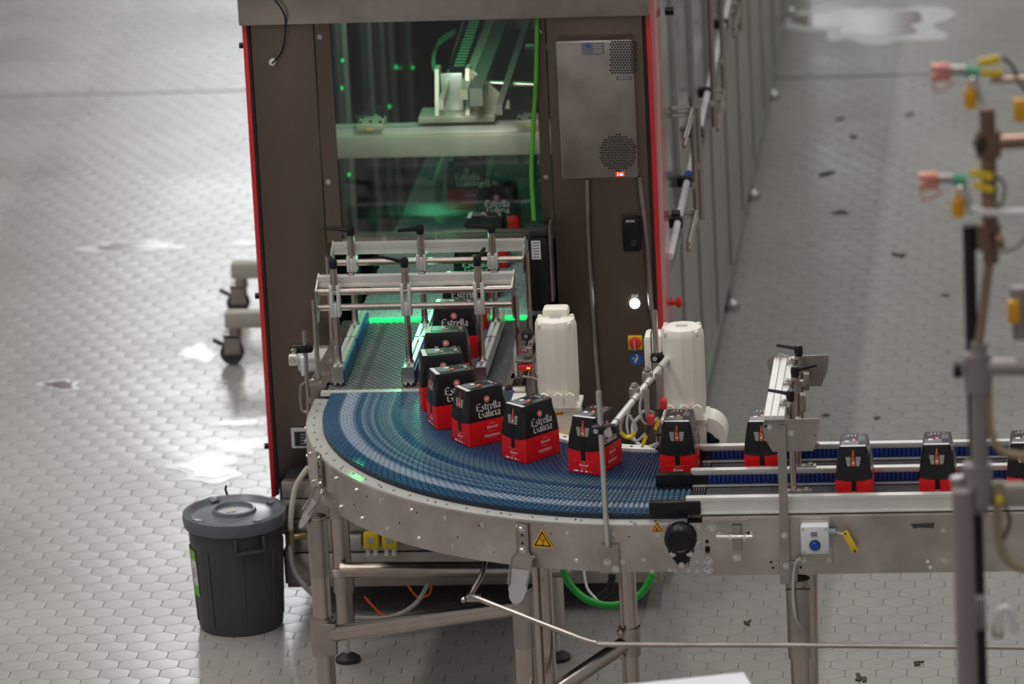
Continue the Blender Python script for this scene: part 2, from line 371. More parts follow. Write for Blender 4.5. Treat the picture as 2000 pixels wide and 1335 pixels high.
def make_pack():
    root = thing('beer_pack', 'x', 'beer pack', (0, 0, 0))
    red = shell(0, .0865, True, True).build('red_sleeve', PRED, root, 25)
    blk = shell(.0865, HP, False, True).build('black_sleeve', PBLK, root, 25)
    wm, pk, og, slot, ring, black_edge = M(), M(), M(), M(), M(), M()
    for side, us, end, ue in face_frames():
        v = vdir(side, .12)
        black_letter(wm, 'Estrella', side(.002, .124)+us.cross(v)*.0005, us, v, .100, .0255, .115)
        black_letter(wm, 'Galicia', side(.004, .098)+us.cross(v)*.0005, us, v, .090, .0255, .115)
        v2 = vdir(side, .155); c = side(0, .1605)
        disc(ring, c, us, v2, .0105, 16, 0, .0006); disc(wm, c, us, v2, .0110, 18, .0098, .0009)
        for k in range(3):
            a = k*PI/3; d = us*math.cos(a)+v2*math.sin(a); quad(wm, c, d, us.cross(v2).cross(d), .012, .0026, .0010)
        v3 = vdir(side, .05)
        text_mesh(wm, 'CERVEZA', side(.012, .071), us, v3, .020); text_mesh(wm, 'Especial', side(.012, .0555), us, v3, .046, .35)
        for k, wd in enumerate((.038, .026)): quad(pk, side(.010, .0465-.004*k), us, v3, wd, .0014, .0005)
        quad(pk, side(.010, .029), us, v3, .062, .010, .0004)
        for k in range(4): quad(wm, side(.010, .0325-.0024*k), us, v3, .060, .0004, .0006)
        quad(pk, side(.010, .0185), us, v3, .040, .0010, .0005); quad(pk, side(.066, .012), us, v3, .010, .0020, .0005)
        # end face
        ve = vdir(end, .11); ne = ue.cross(ve).normalized()
        P = [end(.0085, .046), end(.0085, .0865), end(.0080, .13), end(-.0080, .13), end(-.0085, .0865), end(-.0085, .046)]
        slot.add([p+ne*.0006 for p in P], [[5, 4, 1, 0], [4, 3, 2, 1]])
        q = M(); q.add([p+ne*.0006 for p in (end(-.057, .0865), end(-.009, .0865), end(-.009, .079), end(-.035, .0815), end(-.060, .0868))], [[0, 1, 2, 3, 4]])
        q.add([p+ne*.0006 for p in (end(.009, .0865), end(.057, .0865), end(.060, .0868), end(.035, .0815), end(.009, .079))], [[0, 1, 2, 3, 4]])
        black_edge.add(q.v, q.f)  # black print dipping into the red sleeve at the border
        vb = vdir(end, .16); nb = ue.cross(vb).normalized()
        bt = [(.0, .132), (.0065, .133), (.0065, .155), (.0040, .168), (.0026, .176), (.0022, .187), (0, .187)]
        og.add([end(x, z)+nb*.0006 for x, z in bt]+[end(-x, z)+nb*.0006 for x, z in bt[1:-1]], [[0, 1, 2, 3, 4, 5, 6, 11, 10, 9, 8, 7]])
        quad(wm, end(0, .1435), ue, vb, .008, .0050, .0009)
        for k in range(8):
            z = .1345+k*.0040
            if z > .166: break
            for sx in (-1, 1):
                wd = .009+.006*((k+2)/9)+.001*((k*7) % 3); quad(wm, end(sx*(.0095+wd/2), z), ue, vb, wd, .0017, .0007)
        text_mesh(wm, 'CERVEZA', end(0, .0385), ue, ve, .014); text_mesh(wm, 'Especial', end(0, .0265), ue, ve, .036, .35)
        for k, wd in enumerate((.024, .016)): quad(pk, end(0, .0195-.003*k), ue, ve, wd, .0012, .0008)
        for k, (x, wd) in enumerate(((-.036, .006), (-.026, .011), (-.008, .009), (.010, .009), (.026, .012))): quad(wm if k != 4 else pk, end(x, .0085), ue, ve, wd, .0060 if k != 4 else .003, .0008)
        quad(pk, end(0, .045), ue, ve, .08, .0008, .0007)
    # top print
    X, Y = V((1, 0, 0)), V((0, 1, 0)); t = V((0, 0, HP))
    tp = M(); gp0 = M(); quad(tp, t+V((-.0625, 0, 0)), X, Y, .016, .084, .0005); quad(gp0, t+V((-.030, .012, 0)), X, Y, .042, .058, .0004)  # gp0: pale print and the glare on the top, painted as one panel
    for x, y, w, h in ((-.040, .030, .010, .012), (.040, .028, .016, .012), (.058, -.02, .012, .020)): quad(pk, t+V((x, y, 0)), X, Y, w*.5, h*.5, .0005)
    quad(wm, t+V((-.012, .022, 0)), X, Y, .016, .014, .0005); quad(ring, t+V((0, 0, 0)), X, Y, .020, .012, .0005); disc(wm, t, X, Y, .004, 8, 0, .0009)
    for k in range(3): quad(wm, t+V((.052, .02-.012*k, 0)), X, Y, .012, .004, .0005)
    gp = M(); quad(gp, t+V((.02, -.026, 0)), X, Y, .05, .022, .0005); gp0.build('silver_glare_print', mat('carton_silver_glare', (.20, .21, .23), .28, .3, 30, .3), root)
    wm.build('white_print', PWHT, root); pk.build('pink_print', PPNK, root); og.build('bottle_picture', PORG, root)
    slot.build('slot_print', mat('carton_slot', (.004, .004, .004), .5, 0, 20, .1), root); ring.build('star_badge_print', PRED, root); black_edge.build('black_edge_print', PBLK, root)
    for q_ in root.children:
        if 'print' in q_.name or 'picture' in q_.name: q_['kind'] = 'stuff'
    tp.build('white_end_strip', mat('carton_white', (.70, .70, .70), .35, 0, 20, .03), root); gp.build('grey_panel_print', mat('carton_grey', (.10, .10, .11), .35, 0, 60, .4), root)
    return root
proto = make_pack()
PK = [  # x, y (belt plane, scaled), angle, label
 (-1.055, 2.690, 0, 'black and red beer pack furthest back inside the machine, in the left lane'),
 (-.889, 2.262, 0, 'second furthest beer pack behind the glass, in the right lane'),
 (-.889, 1.805, 0, 'beer pack behind the bottom edge of the glass, only its star showing'),
 (-.888, 1.385, 0, 'beer pack seen between the rear and front guide bridges, nearest the rear one'),
 (-.886, .960, 0, 'beer pack mostly hidden behind the upper tubes of the front guide bridge'),
 (-.884, .585, 0, 'beer pack under the lowest tube of the front guide bridge'),
 (-.879, .232, 3, 'beer pack between the right guide posts, last one on the straight belt'),
 (-.866, -.052, 12, 'beer pack crossing the silver transfer strip onto the blue curve'),
 (-.804, -.275, 23, 'first beer pack fully on the blue curve, half hidden by the next'),
 (-.686, -.479, 36, 'beer pack on the blue curve with full lettering, left of the twin pack'),
 (-.488, -.673, 49, 'beer pack in the middle of the curve in front of the left cream motor'),
 (-.247, -.820, 66, 'beer pack behind the thin steel rod on the curve'),
 (.057, -.883, 88, 'beer pack leaving the curve beside the black rail noses'),
 (.350, -.899, 90, 'beer pack behind the steel bridge plate in the far lane'),
 (.680, -1.199, 90, 'beer pack in the near lane right of the steel bridge plate'),
 (.965, -1.194, 90, 'beer pack in the near lane just left of the blurred grey pole'),
 (1.263, -1.194, 90, 'beer pack at the right edge of the photograph, cut by the frame')]
for i, (x, y, a, lab) in enumerate(PK):
    o = proto if i == 0 else copy_tree(proto)
    o.location = (1.6+(x-1.6)*K, -20+(y+20)*K, ZB+.0005); o.rotation_euler.z = math.radians(a)
    tag(o, lab, 'beer pack', 'beer packs on the conveyor')
# ------------------------------------------------------------------ belts
def bricks(m, rows, cells, fn, gap_u, gap_v, zt, th):
    """rows x cells of raised links; fn(u, v) -> xy"""
    for r in range(rows):
        o = .5 if r % 2 else 0
        for c in range(-1 if o else 0, cells):
            a0 = max(0, (c+o+gap_v)/cells); a1 = min(1, (c+1+o-gap_v)/cells)
            if a1-a0 < .2/cells: continue
            b0 = (r+gap_u)/rows; b1 = (r+1-gap_u)/rows; bs = (b1-b0)*.25
            q = [fn(b0, a0), fn(b0, a1), fn(b1, a1), fn(b1, a0)]; t = [fn(b0+bs, a0), fn(b0+bs, a1), fn(b1-bs, a1), fn(b1-bs, a0)]
            m.add([(*p, zt-th) for p in q]+[(*p, zt) for p in t], [[4, 5, 6, 7], [0, 1, 5, 4], [1, 2, 6, 5], [2, 3, 7, 6], [3, 0, 4, 7]])
# curve
CX, CY, RO, RI = .031, -.426, 1.280, .612; RS = 1.338
YT = -.272; XE = .140
L0 = YT-CY; A = RO*PI/2; L1 = XE-CX; TOT = L0+A+L1
def curve_xy(u, R):
    s = u*TOT
    if s < L0: return (CX-R, CY+L0-s)
    if s < L0+A: t = PI+(s-L0)/RO; return (CX+R*math.cos(t), CY+R*math.sin(t))
    return (CX+(s-L0-A), CY-R)
def curve_belt_material():
    m = bpy.data.materials.new('blue_belt'); m.use_nodes = True; N = m.node_tree.nodes; L = m.node_tree.links; b = N['Principled BSDF']
    tc = N.new('ShaderNodeTexCoord'); sp = N.new('ShaderNodeSeparateXYZ'); L.new(tc.outputs['Object'], sp.inputs[0])
    mx = N.new('ShaderNodeMath'); mx.operation = 'MINIMUM'; mx.inputs[1].default_value = 0; L.new(sp.outputs[0], mx.inputs[0])
    my = N.new('ShaderNodeMath'); my.operation = 'MINIMUM'; my.inputs[1].default_value = 0; L.new(sp.outputs[1], my.inputs[0])
    cb = N.new('ShaderNodeCombineXYZ'); L.new(mx.outputs[0], cb.inputs[0]); L.new(my.outputs[0], cb.inputs[1])
    ln = N.new('ShaderNodeVectorMath'); ln.operation = 'LENGTH'; L.new(cb.outputs[0], ln.inputs[0])
    mr = N.new('ShaderNodeMapRange'); mr.inputs['From Min'].default_value = RI; mr.inputs['From Max'].default_value = RO; L.new(ln.outputs['Value'], mr.inputs['Value'])
    r = N.new('ShaderNodeValToRGB'); cr = r.color_ramp; L.new(mr.outputs[0], r.inputs[0])
    BL = (.008, .080, .180, 1); PU = (.022, .046, .125, 1); WH = (.32, .40, .52, 1); MI = (.08, .18, .25, 1); LT = (.17, .27, .36, 1)
    stops = [(0, PU), (.30, PU), (.44, BL), (.52, MI), (.565, MI), (.585, BL), (.625, BL), (.64, LT), (.66, MI), (.70, MI), (.715, BL), (.735, LT), (.755, BL), (.785, LT), (.80, BL), (.82, BL), (.85, WH), (.90, WH), (.915, BL), (1, BL)]
    cr.elements[0].position = 0; cr.elements[0].color = PU; cr.elements[1].position = 1; cr.elements[1].color = BL
    for p, c in stops[1:-1]:
        e = cr.elements.new(p); e.color = c
    n = N.new('ShaderNodeTexNoise'); n.inputs['Scale'].default_value = 30; L.new(tc.outputs['Object'], n.inputs['Vector'])
    mm = N.new('ShaderNodeMixRGB'); mm.blend_type = 'MULTIPLY'; mm.inputs[0].default_value = .35; L.new(r.outputs[0], mm.inputs[1]); L.new(n.outputs['Color'], mm.inputs[2])
    L.new(mm.outputs[0], b.inputs['Base Color']); b.inputs['Roughness'].default_value = .34
    return m
cv = thing('curved_conveyor', 'curved conveyor with blue modular belt and riveted steel skirt', 'conveyor', (CX, CY, 0))
m = M(); bricks(m, 118, 27, lambda u, v: curve_xy(u, RI+(RO-RI)*v), .07, .08, ZB, .006)
tag(m.build('belt_modules', curve_belt_material(), cv, 20), 'blue belt of interlocking plastic links with pale wear bands', kind='stuff')
def strip(m, R0, R1, z0, z1, n=64, u0=0, u1=1):
    vs = []; fs = []
    for i in range(n+1):
        u = u0+(u1-u0)*i/n
        for R, z in ((R0, z0), (R1, z0), (R1, z1), (R0, z1)): vs.append((*curve_xy(u, R), z))
    for i in range(n):
        for j in range(4): fs.append([i*4+j, i*4+(j+1) % 4, i*4+4+(j+1) % 4, i*4+4+j])
    fs += [[3, 2, 1, 0], [n*4+j for j in range(4)]]
    return m.add(vs, fs)
strip(M(), RI, RO, ZB-.025, ZB-.005).build('belt_base', mat('belt_base_blue', (.006, .014, .03), .5, 0, 9, .1), cv)
ZR = ZB-.022
strip(M(), RO-.01, RS, ZR-.012, ZR).build('guide_ring', mat('guide_ring_plastic', (.42, .42, .39), .35, 0, 9, .06), cv)
ZSB = YP(1240, 1116, CY-RS).z
strip(M(), RS, RS+.004, ZSB, ZR-.004).build('skirt_plate', SKIRT, cv)
strip(M(), RS-.10, RS-.006, ZSB+.01, ZR-.013).build('frame_ring', DARK, cv)
strip(M(), RI-.05, RI-.004, ZB-.02, ZB+.008, u0=.03).build('inner_flange', mat('flange_plastic', (.74, .74, .70), .35, 0, 9, .04), cv)
ih = M()
for k in range(22): p = curve_xy(.10+.038*k, RI-.03); hole(ih, (*p, ZB+.008), (0, 0, 1), .006)
ih.build('flange_holes', DARK, cv)
strip(M(), RI-.054, RI-.05, ZSB, ZB+.004, u0=.03).build('inner_skirt', SKIRT, cv)
for k in range(15):
    for z, du in ((ZR-.035, 0), (ZSB+.035, .012)):
        u = .035+.066*k+du
        if u > .97: continue
        p = curve_xy(u, RS+.004); q = curve_xy(u, RS+1.004); bolt(cv, (*p, z), V((q[0]-p[0], q[1]-p[1], 0)), .0065)
sh = M()
for k in range(24):
    u = .08+.038*k; p = curve_xy(u, RS+.004); q = curve_xy(u, RS+1.004); hole(sh, (*p, ZSB+.07+.055*(k % 3)), V((q[0]-p[0], q[1]-p[1], 0)), .003)
sh.build('rivet_holes', DARK, cv)
for k in range(26):
    p = curve_xy(.03+.037*k, RO+.032); bolt(cv, (*p, ZR), (0, 0, 1), .004, None, 'ring_screw')
SB = -1  # skirt front plane for stickers
def on_skirt(x, y, R=RS+.005):
    p = V(YP(x, y, CY-R))
    for _ in range(6):
        dx = p.x-CX
        if dx >= 0: return p, V((0, -1, 0))
        Y = CY-math.sqrt(max(1e-6, R*R-dx*dx)); p = V(YP(x, y, Y))
    n = V((p.x-CX, p.y-CY, 0)).normalized(); return p, n
def warn(parent, c, n, s, lab, pict):
    n = V(n).normalized(); v = V((0, 0, 1)); u = v.cross(n).normalized(); v = n.cross(u); c = V(c)
    def tri(k): return [(-.5*k, -.29*k), (.5*k, -.29*k), (0, .577*k)]
    root = M().prism(tri(s), c+n*.0006, u, v, .0012).build('warning_sticker', SIGNY, parent); root['label'] = lab
    b = M(); o = c+n*.0022; T1 = tri(s*.82); T2 = tri(s*.62)
    b.add([o+u*x+v*y for x, y in T1+T2], [[0, 1, 4, 3], [1, 2, 5, 4], [2, 0, 3, 5]])
    for q in pict:
        b.add([o+u*x*s+v*y*s for x, y in q], [list(range(len(q)))])
    b.build('pictogram', BLACK, root)
def stroke(pts, w):
    out = []
    for a, b in zip(pts[:-1], pts[1:]):
        d = V((b[0]-a[0], b[1]-a[1])).normalized()*w; n = V((-d.y, d.x))
        out.append([(a[0]-n.x, a[1]-n.y), (b[0]-n.x, b[1]-n.y), (b[0]+n.x, b[1]+n.y), (a[0]+n.x, a[1]+n.y)])
    return out
def arc(cx, cy, r, a0, a1, n=8): return [(cx+r*math.cos(a0+(a1-a0)*i/n), cy+r*math.sin(a0+(a1-a0)*i/n)) for i in range(n+1)]
HOOK = stroke(arc(0, .10, .08, 0, 2*PI, 10), .008)+stroke(arc(-.07, .06, .05, 0, 2*PI, 8), .006)+stroke(arc(.07, .06, .05, 0, 2*PI, 8), .006)+stroke([(0, .05), (0, -.04)]+arc(0, -.10, .06, PI/2, -PI, 8), .016)
HAND = stroke([(-.13, -.12), (-.02, .02), (.10, .16)], .03)+stroke([(-.13, -.16), (.12, -.16)], .02)+stroke(arc(.02, -.06, .07, 0, PI*1.2, 6), .02)
c, n = on_skirt(1060, 1056); warn(cv, c, n, .078, 'yellow warning triangle with a lifting hook', HOOK)
c, n = on_skirt(1284, 1031); warn(cv, c, n, .044, 'small yellow warning triangle with a hand', HAND)
# black bearing hub at the end of the skirt
c, n = on_skirt(1330, 1047)
hb = M(); hb.lathe([(.054, 0), (.054, .035), (.047, .05), (.038, .056), (.034, .052), (.0, .05)], c, 28, n)
hu = M(); up = V((0, 0, 1)); u = V((1, 0, 0))
hub = M(); hub.prism([(-.052, 0), (-.042, -.05), (-.006, -.105), (.006, -.105), (.042, -.05), (.052, 0)], c, u, up, .022)
for v_, f_ in ((hb.v, hb.f),): hub.add(v_, f_)
h = hub.build('bearing_hub', BLACK, cv)
for dx, dz in ((-.028, -.054), (.028, -.054), (0, -.094)): bolt(h, c+V((dx, -.022, dz)), n, .0075)
for x, y in ((1240, 1024), (1257, 1092), (1274, 1114), (1310, 1112), (1318, 1112), (1345, 1112), (1361, 1095), (1361, 1113), (1305, 1024), (1363, 1030), (1363, 1057)):
    c, n = on_skirt(x, y); bolt(cv, c, n, .0055)
# silver transfer strip
ts = M(); a = Z(628, 763, ZB); b = Z(985, 760, ZB); ts.span((a.x, YT-.004, ZB-.012), (b.x, YT+.030, ZB+.001)); ts.build('transfer_strip', ALU, cv)

# straight belts: grey infeed belt and the belt inside the machine
XL, XR = 1.6+(-1.325-1.6)*K, 1.6+(-.665-1.6)*K
YS = YF-.045
inf = thing('infeed_conveyor', 'straight grey perforated infeed conveyor between the machine and the blue curve', 'conveyor', ((XL+XR)/2, .2, 0))
m = M(); bricks(m, 50, 26, lambda u, v: (XL+(XR-XL)*v, YT+.032+(YS-YT-.032)*u), .10, .06, ZB, .006)
tag(m.build('belt_modules', BEIN, inf, 20), kind='stuff')
m = M()
for i in range(50):
    for j in range(26):
        if j % 9 == 4 or j > 22: continue
        x = XL+(XR-XL)*(j+.5+(.5 if i % 2 else 0))/26; y = YT+.032+(YS-YT-.032)*(i+.5)/50
        if x < XR-.01: m.box((x, y, ZB+.0006), (.011, .0062, .0016))  # pale flecks paint the overhead lamp reflections on the belt
tag(m.build('belt_glints', mat('belt_glint', (.30, .32, .31), .35, 0, 40, .2), inf, 20), 'rows of pale flecks painting lamp reflections on the belt', kind='stuff')
M().span((XL, YT+.03, ZB-.03), (XR, YS, ZB-.005)).build('belt_base', DARK, inf)
pl = M(); pl.poly3([(XL-.075, YT+.05, ZB+.010), (XL-.004, YT+.05, ZB+.010), (XL-.004, YS, ZB+.010), (XL-.045, YS, ZB+.010)], (0, 0, -.10)); sp = pl.build('side_plate', STEEL, inf)
for y in (-.18, .1, .38): bolt(sp, (XL-.028, y, ZB+.010), (0, 0, 1), .006)
rp = M(); rp.span((XR+.004, YT+.02, ZB-.10), (XR+.03, YS, ZB+.012)); rp.span((XR+.03, YT+.10, ZB-.16), (XR+.075, YS, ZB-.13)); rp.span((XR+.075, YT+.10, ZB-.16), (XR+.095, YS, ZB+.012)); rp.build('side_channel', STEEL, inf)
M().span((XR+.03, YT+.10, ZB-.129), (XR+.075, YS, ZB-.06)).build('channel_strip', RUBB, inf)
dr = M(); a = YP(590, 662, .30); dr.cyl((XL-.03, .42, ZB-.08), (XL-.19, .42, ZB-.08), .055, 24); dr.build('drive_drum', CHROME, inf)
dm = M(); dm.cyl((XL-.06, -.02, ZB-.11), (XL-.10, -.02, ZB-.11), .02, 12); dm.build('brass_fitting', mat('brass', (.45, .33, .15), .35, .9, 9, .1), inf)
M().span((XL-.01, YT-.02, ZB-.16), (XR+.05, YS, ZB-.031)).build('underframe', SHEET, inf)
for px_, py_, top in ((680, 1290, 0), (1090, 1287, 0)):
    f = Z(px_, py_, 0); lg = M(); lg.cyl((f.x, f.y, .11), (f.x, f.y, ZB-.14), .034, 18); lg = lg.build('leg', PIPE, inf)
    ft = M(); ft.lathe([(.047, 0), (.047, .014), (.03, .026), (.012, .03)], (f.x, f.y, .001), 20); ft.build('foot_pad', RUBB, lg)
    st = M(); st.cyl((f.x, f.y, .028), (f.x, f.y, .12), .010, 10); st.build('threaded_stem', CHROME, lg)
f = Z(680, 1290, 0); f2 = Z(1090, 1287, 0)
for z in (.31, .60):
    cl = M(); cl.cyl((f.x, f.y, z-.035), (f.x, f.y, z+.035), .040, 18); cl.span((f.x-.035, f.y-.045, z+.035), (f.x+.035, f.y-.02, z+.06), .004); cl = cl.build('pipe_clamp', STEEL, inf)
    for dx in (-.018, .018): bolt(cl, (f.x+dx, f.y-.045, z+.048), (0, -1, 0), .008)

mb = thing('machine_conveyor', 'long belt conveyor running through the inside of the machine', 'conveyor', ((XL+XR)/2, 4, 0))
m = M(); bricks(m, 170, 13, lambda u, v: (XL+(XR-XL)*v, YF+.02+(7.0-YF)*u), .08, .04, ZB, .006)
tag(m.build('belt_modules', BEMA, mb, 20), kind='stuff')
M().span((XL, YF+.005, ZB-.05), (XR, 7.1, ZB-.005)).build('belt_base', BEMA, mb)
a = Z(712, 634, ZB); M().span((XL+.02, YF-.04, ZB-.02), (XR+.02, YF-.005, ZB+.006)).build('seam_reflection', REFLG, mb)  # emissive strip stands in for green light reflected at the belt seam
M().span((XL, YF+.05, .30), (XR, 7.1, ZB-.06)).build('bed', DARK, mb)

# ------------------------------------------------------------------ guide rails and their two bridges
def lever(parent, p, ang, ln=.085):
    d = V((math.cos(ang), math.sin(ang), 0)); m = M(); p = V(p)
    m.lathe([(.013, -.010), (.015, .0), (.015, .018), (.011, .026)], p, 14)
    pts = [p+V((0, 0, .012)), p+d*ln*.35+V((0, 0, .018)), p+d*ln+V((0, 0, .026))]
    m.tube(pts, [ln*.12, ln*.085, ln*.07], 8, True); return m.build('clamp_lever', BLACK, parent)
ZG = ZB+.072
GX = []
for nm, lab, (x0, y0), (x1, y1), blue in (('guide_rail', 'left aluminium guide rail with blue strip above the empty infeed lane', (653, 716), (713, 604), 1), ('guide_rail', 'middle aluminium guide rail between the two infeed lanes, blue on both sides', (795, 716), (842, 604), 0), ('guide_rail', 'right aluminium guide rail beside the packs on the infeed belt', (930, 716), (985, 604), -1)):
    a = Z(x0, y0, ZG); b = Z(x1, y1, ZG); GX.append((a, b)); xm = (a.x+b.x)/2; ym = a.y+(b.y-a.y)*.52
    g = thing(nm, lab, 'guide rail', (xm, (a.y+b.y)/2, ZB), 'infeed guide rails')
    for y0_, y1_ in ((a.y-.01, ym-.01), (ym+.01, b.y)):
        r = M(); r.span((xm-.017, y0_, ZB+.020), (xm-.004, y1_, ZG)); r.span((xm+.004, y0_, ZB+.020), (xm+.017, y1_, ZG)); r.span((xm-.004, y0_, ZB+.020), (xm+.004, y1_, ZG-.012)); r.build('profile', ALU, g)
        for s in (-1, 1):
            if blue in (0, s): M().span((xm+s*.017, y0_, ZB+.012), (xm+s*.025, y1_, ZG-.012)).build('slide_strip', BLUE, g)
    M().span((xm-.012, ym-.03, ZB+.045), (xm+.012, ym+.03, ZG-.004)).build('joint_plate', STEEL, g)
    e = M(); e.span((xm-.022, a.y-.018, ZB+.016), (xm+.022, a.y-.010, ZG+.002)); e = e.build('end_plate', STEEL, g)
    for dx in (-.01, .01): M().cyl((xm+dx, a.y-.014, ZB+.006), (xm+dx, a.y-.014, ZB+.018), .005, 8).build('screw', CHROME, e)
def bridge(lab, Y, topy, xs, xl, xr, t1, t2, lev, guides, rodbase):
    zt = YP(800, topy, Y).z; zz1 = YP(800, t1, Y).z; zz2 = YP(800, t2, Y).z if t2 else None
    L_, R_ = YP(xl, topy, Y).x, YP(xr, topy, Y).x
    br = thing('guide_bridge', lab, 'bridge frame', ((L_+R_)/2, Y, ZB))
    yb = Y+.035
    p = M(); p.span((L_, yb, zt-.040), (R_, yb+.035, zt-.022)); p.span((L_, yb, zt-.018), (R_, yb+.035, zt)); p.span((L_, yb+.004, zt-.022), (R_, yb+.032, zt-.018)); p.build('profile', ALU, br)
    for z in [zz1]+([zz2] if t2 else []): M().cyl((L_, Y, z), (R_, Y, z), .0125, 14).build('cross_tube', PIPE, br)
    zlow = (zz2 if t2 else zz1)
    for s, X in ((-1, L_), (1, R_)):
        M().prism([(yb+.04-Y, zt+.004), (-.03, zz1+.012), (-.03, zlow-.02), (.0, zlow-.055), (.03, zlow-.02), (yb+.04-Y, zz1)], (X-.003, Y, 0), (0, 1, 0), (0, 0, 1), .006).build('end_plate', STEEL, br)
        M().cyl((X+s*.012, Y-.005, rodbase), (X+s*.012, Y-.005, zlow+.03), .009, 10).build('support_rod', PIPE, br)
        bf = M(); bf.span((X-.02, Y-.03, rodbase-.005), (X+.05 if s < 0 else X+.02, Y+.03, rodbase)); bf.build('base_lug', STEEL, br)
    for i, x in enumerate(xs):
        X = guides[i]; cl = M(); cl.span((X-.019, Y-.022, zlow-.032), (X-.007, Y+.016, zz1+.028), .002); cl.span((X+.007, Y-.022, zlow-.032), (X+.019, Y+.016, zz1+.028), .002)
        cl.span((X-.007, Y-.022, zlow-.032), (X+.007, Y+.016, zlow+.02), .002); c = cl.build('clamp_block', ALU, br)
        M().cyl((X, Y-.005, zz1+.012), (X, Y-.005, zt+.048), .0135, 14).build('clamp_sleeve', PIPE, br)
        M().cyl((X, Y-.005, ZG+.006), (X, Y-.005, zlow-.01), .0115, 12).build('drop_post', PIPE, br)
        ft = M(); ft.lathe([(.016, 0), (.016, .006), (.011, .008), (.013, .02), (.010, .03)], (X, Y-.005, ZG+.001), 12); ft.build('post_foot', CHROME, br)
        lever(br, (X, Y-.005, zt+.052), lev[i], .10)
        if t2:
            bolt(br, (X+.055, yb+.018, zt), (0, 0, 1), .009)
    return br
YB1 = Z(657, 709, ZG).y; YB2 = Z(689, 632, ZG).y
gx = [(a.x+b.x)/2 for a, b in GX]
bridge('front guide bridge with two steel tubes nearest the blue curve', YB1, 543, (655, 786, 928), 617, 1000, 567, 597, (PI*.62, PI*.9, PI*.45), gx, ZB+.012)
bridge('rear guide bridge with one steel tube just before the machine window', YB2, 479, (681, 810, 956), 645, 1022, 510, None, (PI*1.02, PI*1.25, PI*1.05), gx, ZB+.012)

# ------------------------------------------------------------------ packing machine
XM0 = YP(492, 300, YF).x; XM1 = YP(1276, 300, YF).x
pm = thing('packing_machine', 'tall stainless steel packing machine with red side panels and glass front', 'machine', ((XM0+XM1)/2, YF, 0))
def fz(y): return YP(900, y, YF).z
def fx(x, y): return YP(x, y, YF).x
ZT = fz(33)
XA, XB = fx(625, 250), fx(655, 250)      # left post inner edge, window strip
XC, XD = fx(1052, 250), fx(1073, 250)
ZBASE = fz(930)
M().span((XM0-.01, YF-.06, ZT), (XM1+.01, YF+.10, ZT+.30), .006).build('header_beam', STEEL, pm)
M().span((XM0-.01, YF+.10, ZT+.04), (XM1+.01, 12, ZT+.30)).build('roof', SHEET, pm)
M().span((XM0+.022, YF, ZBASE), (XA-.003, YF+.03, ZT-.004), .004).build('left_post', SHEET, pm)
M().span((XD+.003, YF, ZBASE), (XM1-.020, YF+.03, ZT-.004), .004).build('door_panel', SHEET, pm)
for x0, x1 in ((XA, XB), (XC, XD)):
    s = M(); s.span((x0, YF+.004, fz(470)), (x1, YF+.016, ZT-.004)); s = s.build('window_strip', SHEET, pm)
    for y in (66, 350): bolt(s, (x0+.018, YF+.004, fz(y)), (0, -1, 0), .007)
M().span((XB-.02, YF+.018, fz(462)), (XC+.02, YF+.024, ZT)).build('window_pane', GLASS, pm)
tag(pm.children[-1], 'clear glass pane with faint reflections')
gb = M(); gb.span((XA+.004, YF+.030, fz(474)), (XD-.004, YF+.06, fz(456)), .003); gb = gb.build('sill_rail', STEEL, pm)
for x in (748, 852): bolt(gb, (fx(x, 465), YF+.030, fz(466)), (0, -1, 0), .007)
RD = M(); RD.span((XM0-.006, YF-.012, fz(963)), (XM0+.012, YF+.42, ZT+.002), .003); rl = RD.build('left_red_panel', RED, pm)
M().span((XM0+.0125, YF-.004, fz(960)), (XM0+.021, YF+.02, ZT)).build('left_seal', RUBB, pm)
RD = M(); RD.span((XM1-.008, YF-.012, fz(640)-.75), (XM1+.012, YF+.44, ZT+.06), .003); rr = RD.build('right_red_panel', RED, pm)
M().span((XM1-.0195, YF-.004, fz(640)-.7), (XM1-.009, YF+.02, ZT)).build('right_seal', RUBB, pm)
for x, y in ((487, 88), (519, 577), (538, 870)):
    p = YP(x, y, YF+.03); k = M(); k.cyl((XM0-.006, p.y, p.z), (XM0-.026, p.y, p.z), .012, 12); k.build('latch_knob', BLACK, rl)
for x, y in ((1303, 22), (1316, 418)):
    p = XP(x, y, XM1+.02); k = M(); k.cyl((XM1+.012, p.y, p.z), (XM1+.045, p.y, p.z), .016, 12); k.build('latch_knob', BLACK, rr)
p = XP(1322, 590, XM1+.03); k = M(); k.cyl((XM1+.012, p.y, p.z), (XM1+.03, p.y, p.z), .012, 12); k.lathe([(.020, 0), (.022, .012), (.016, .02)], (XM1+.03, p.y, p.z), 16, (1, 0, 0)); k.build('emergency_stop', PINKR, rr)
# base
base = M(); YBS = YF-.20; zs = [YP(900, q_, YBS).z for q_ in (1143, 1075, 1008, 969, 936)]
for i in range(4):
    M().span((YP(556, 1050, YBS).x, YBS+(.004 if i % 2 else 0), zs[i]+.002), (XM1-.02, YBS+.05, zs[i+1]-.002), .002).build('base_panel', STEEL, pm)
M().span((YP(558, 1050, YBS).x, YBS+.03, zs[0]+.01), (XM1-.03, YF+.30, zs[-1]-.004)).build('base_core', DARK, pm)
M().span((XM0+.05, YBS+.04, zs[0]+.005), (XM1-.03, 12, .26)).build('base_frame', DARK, pm)
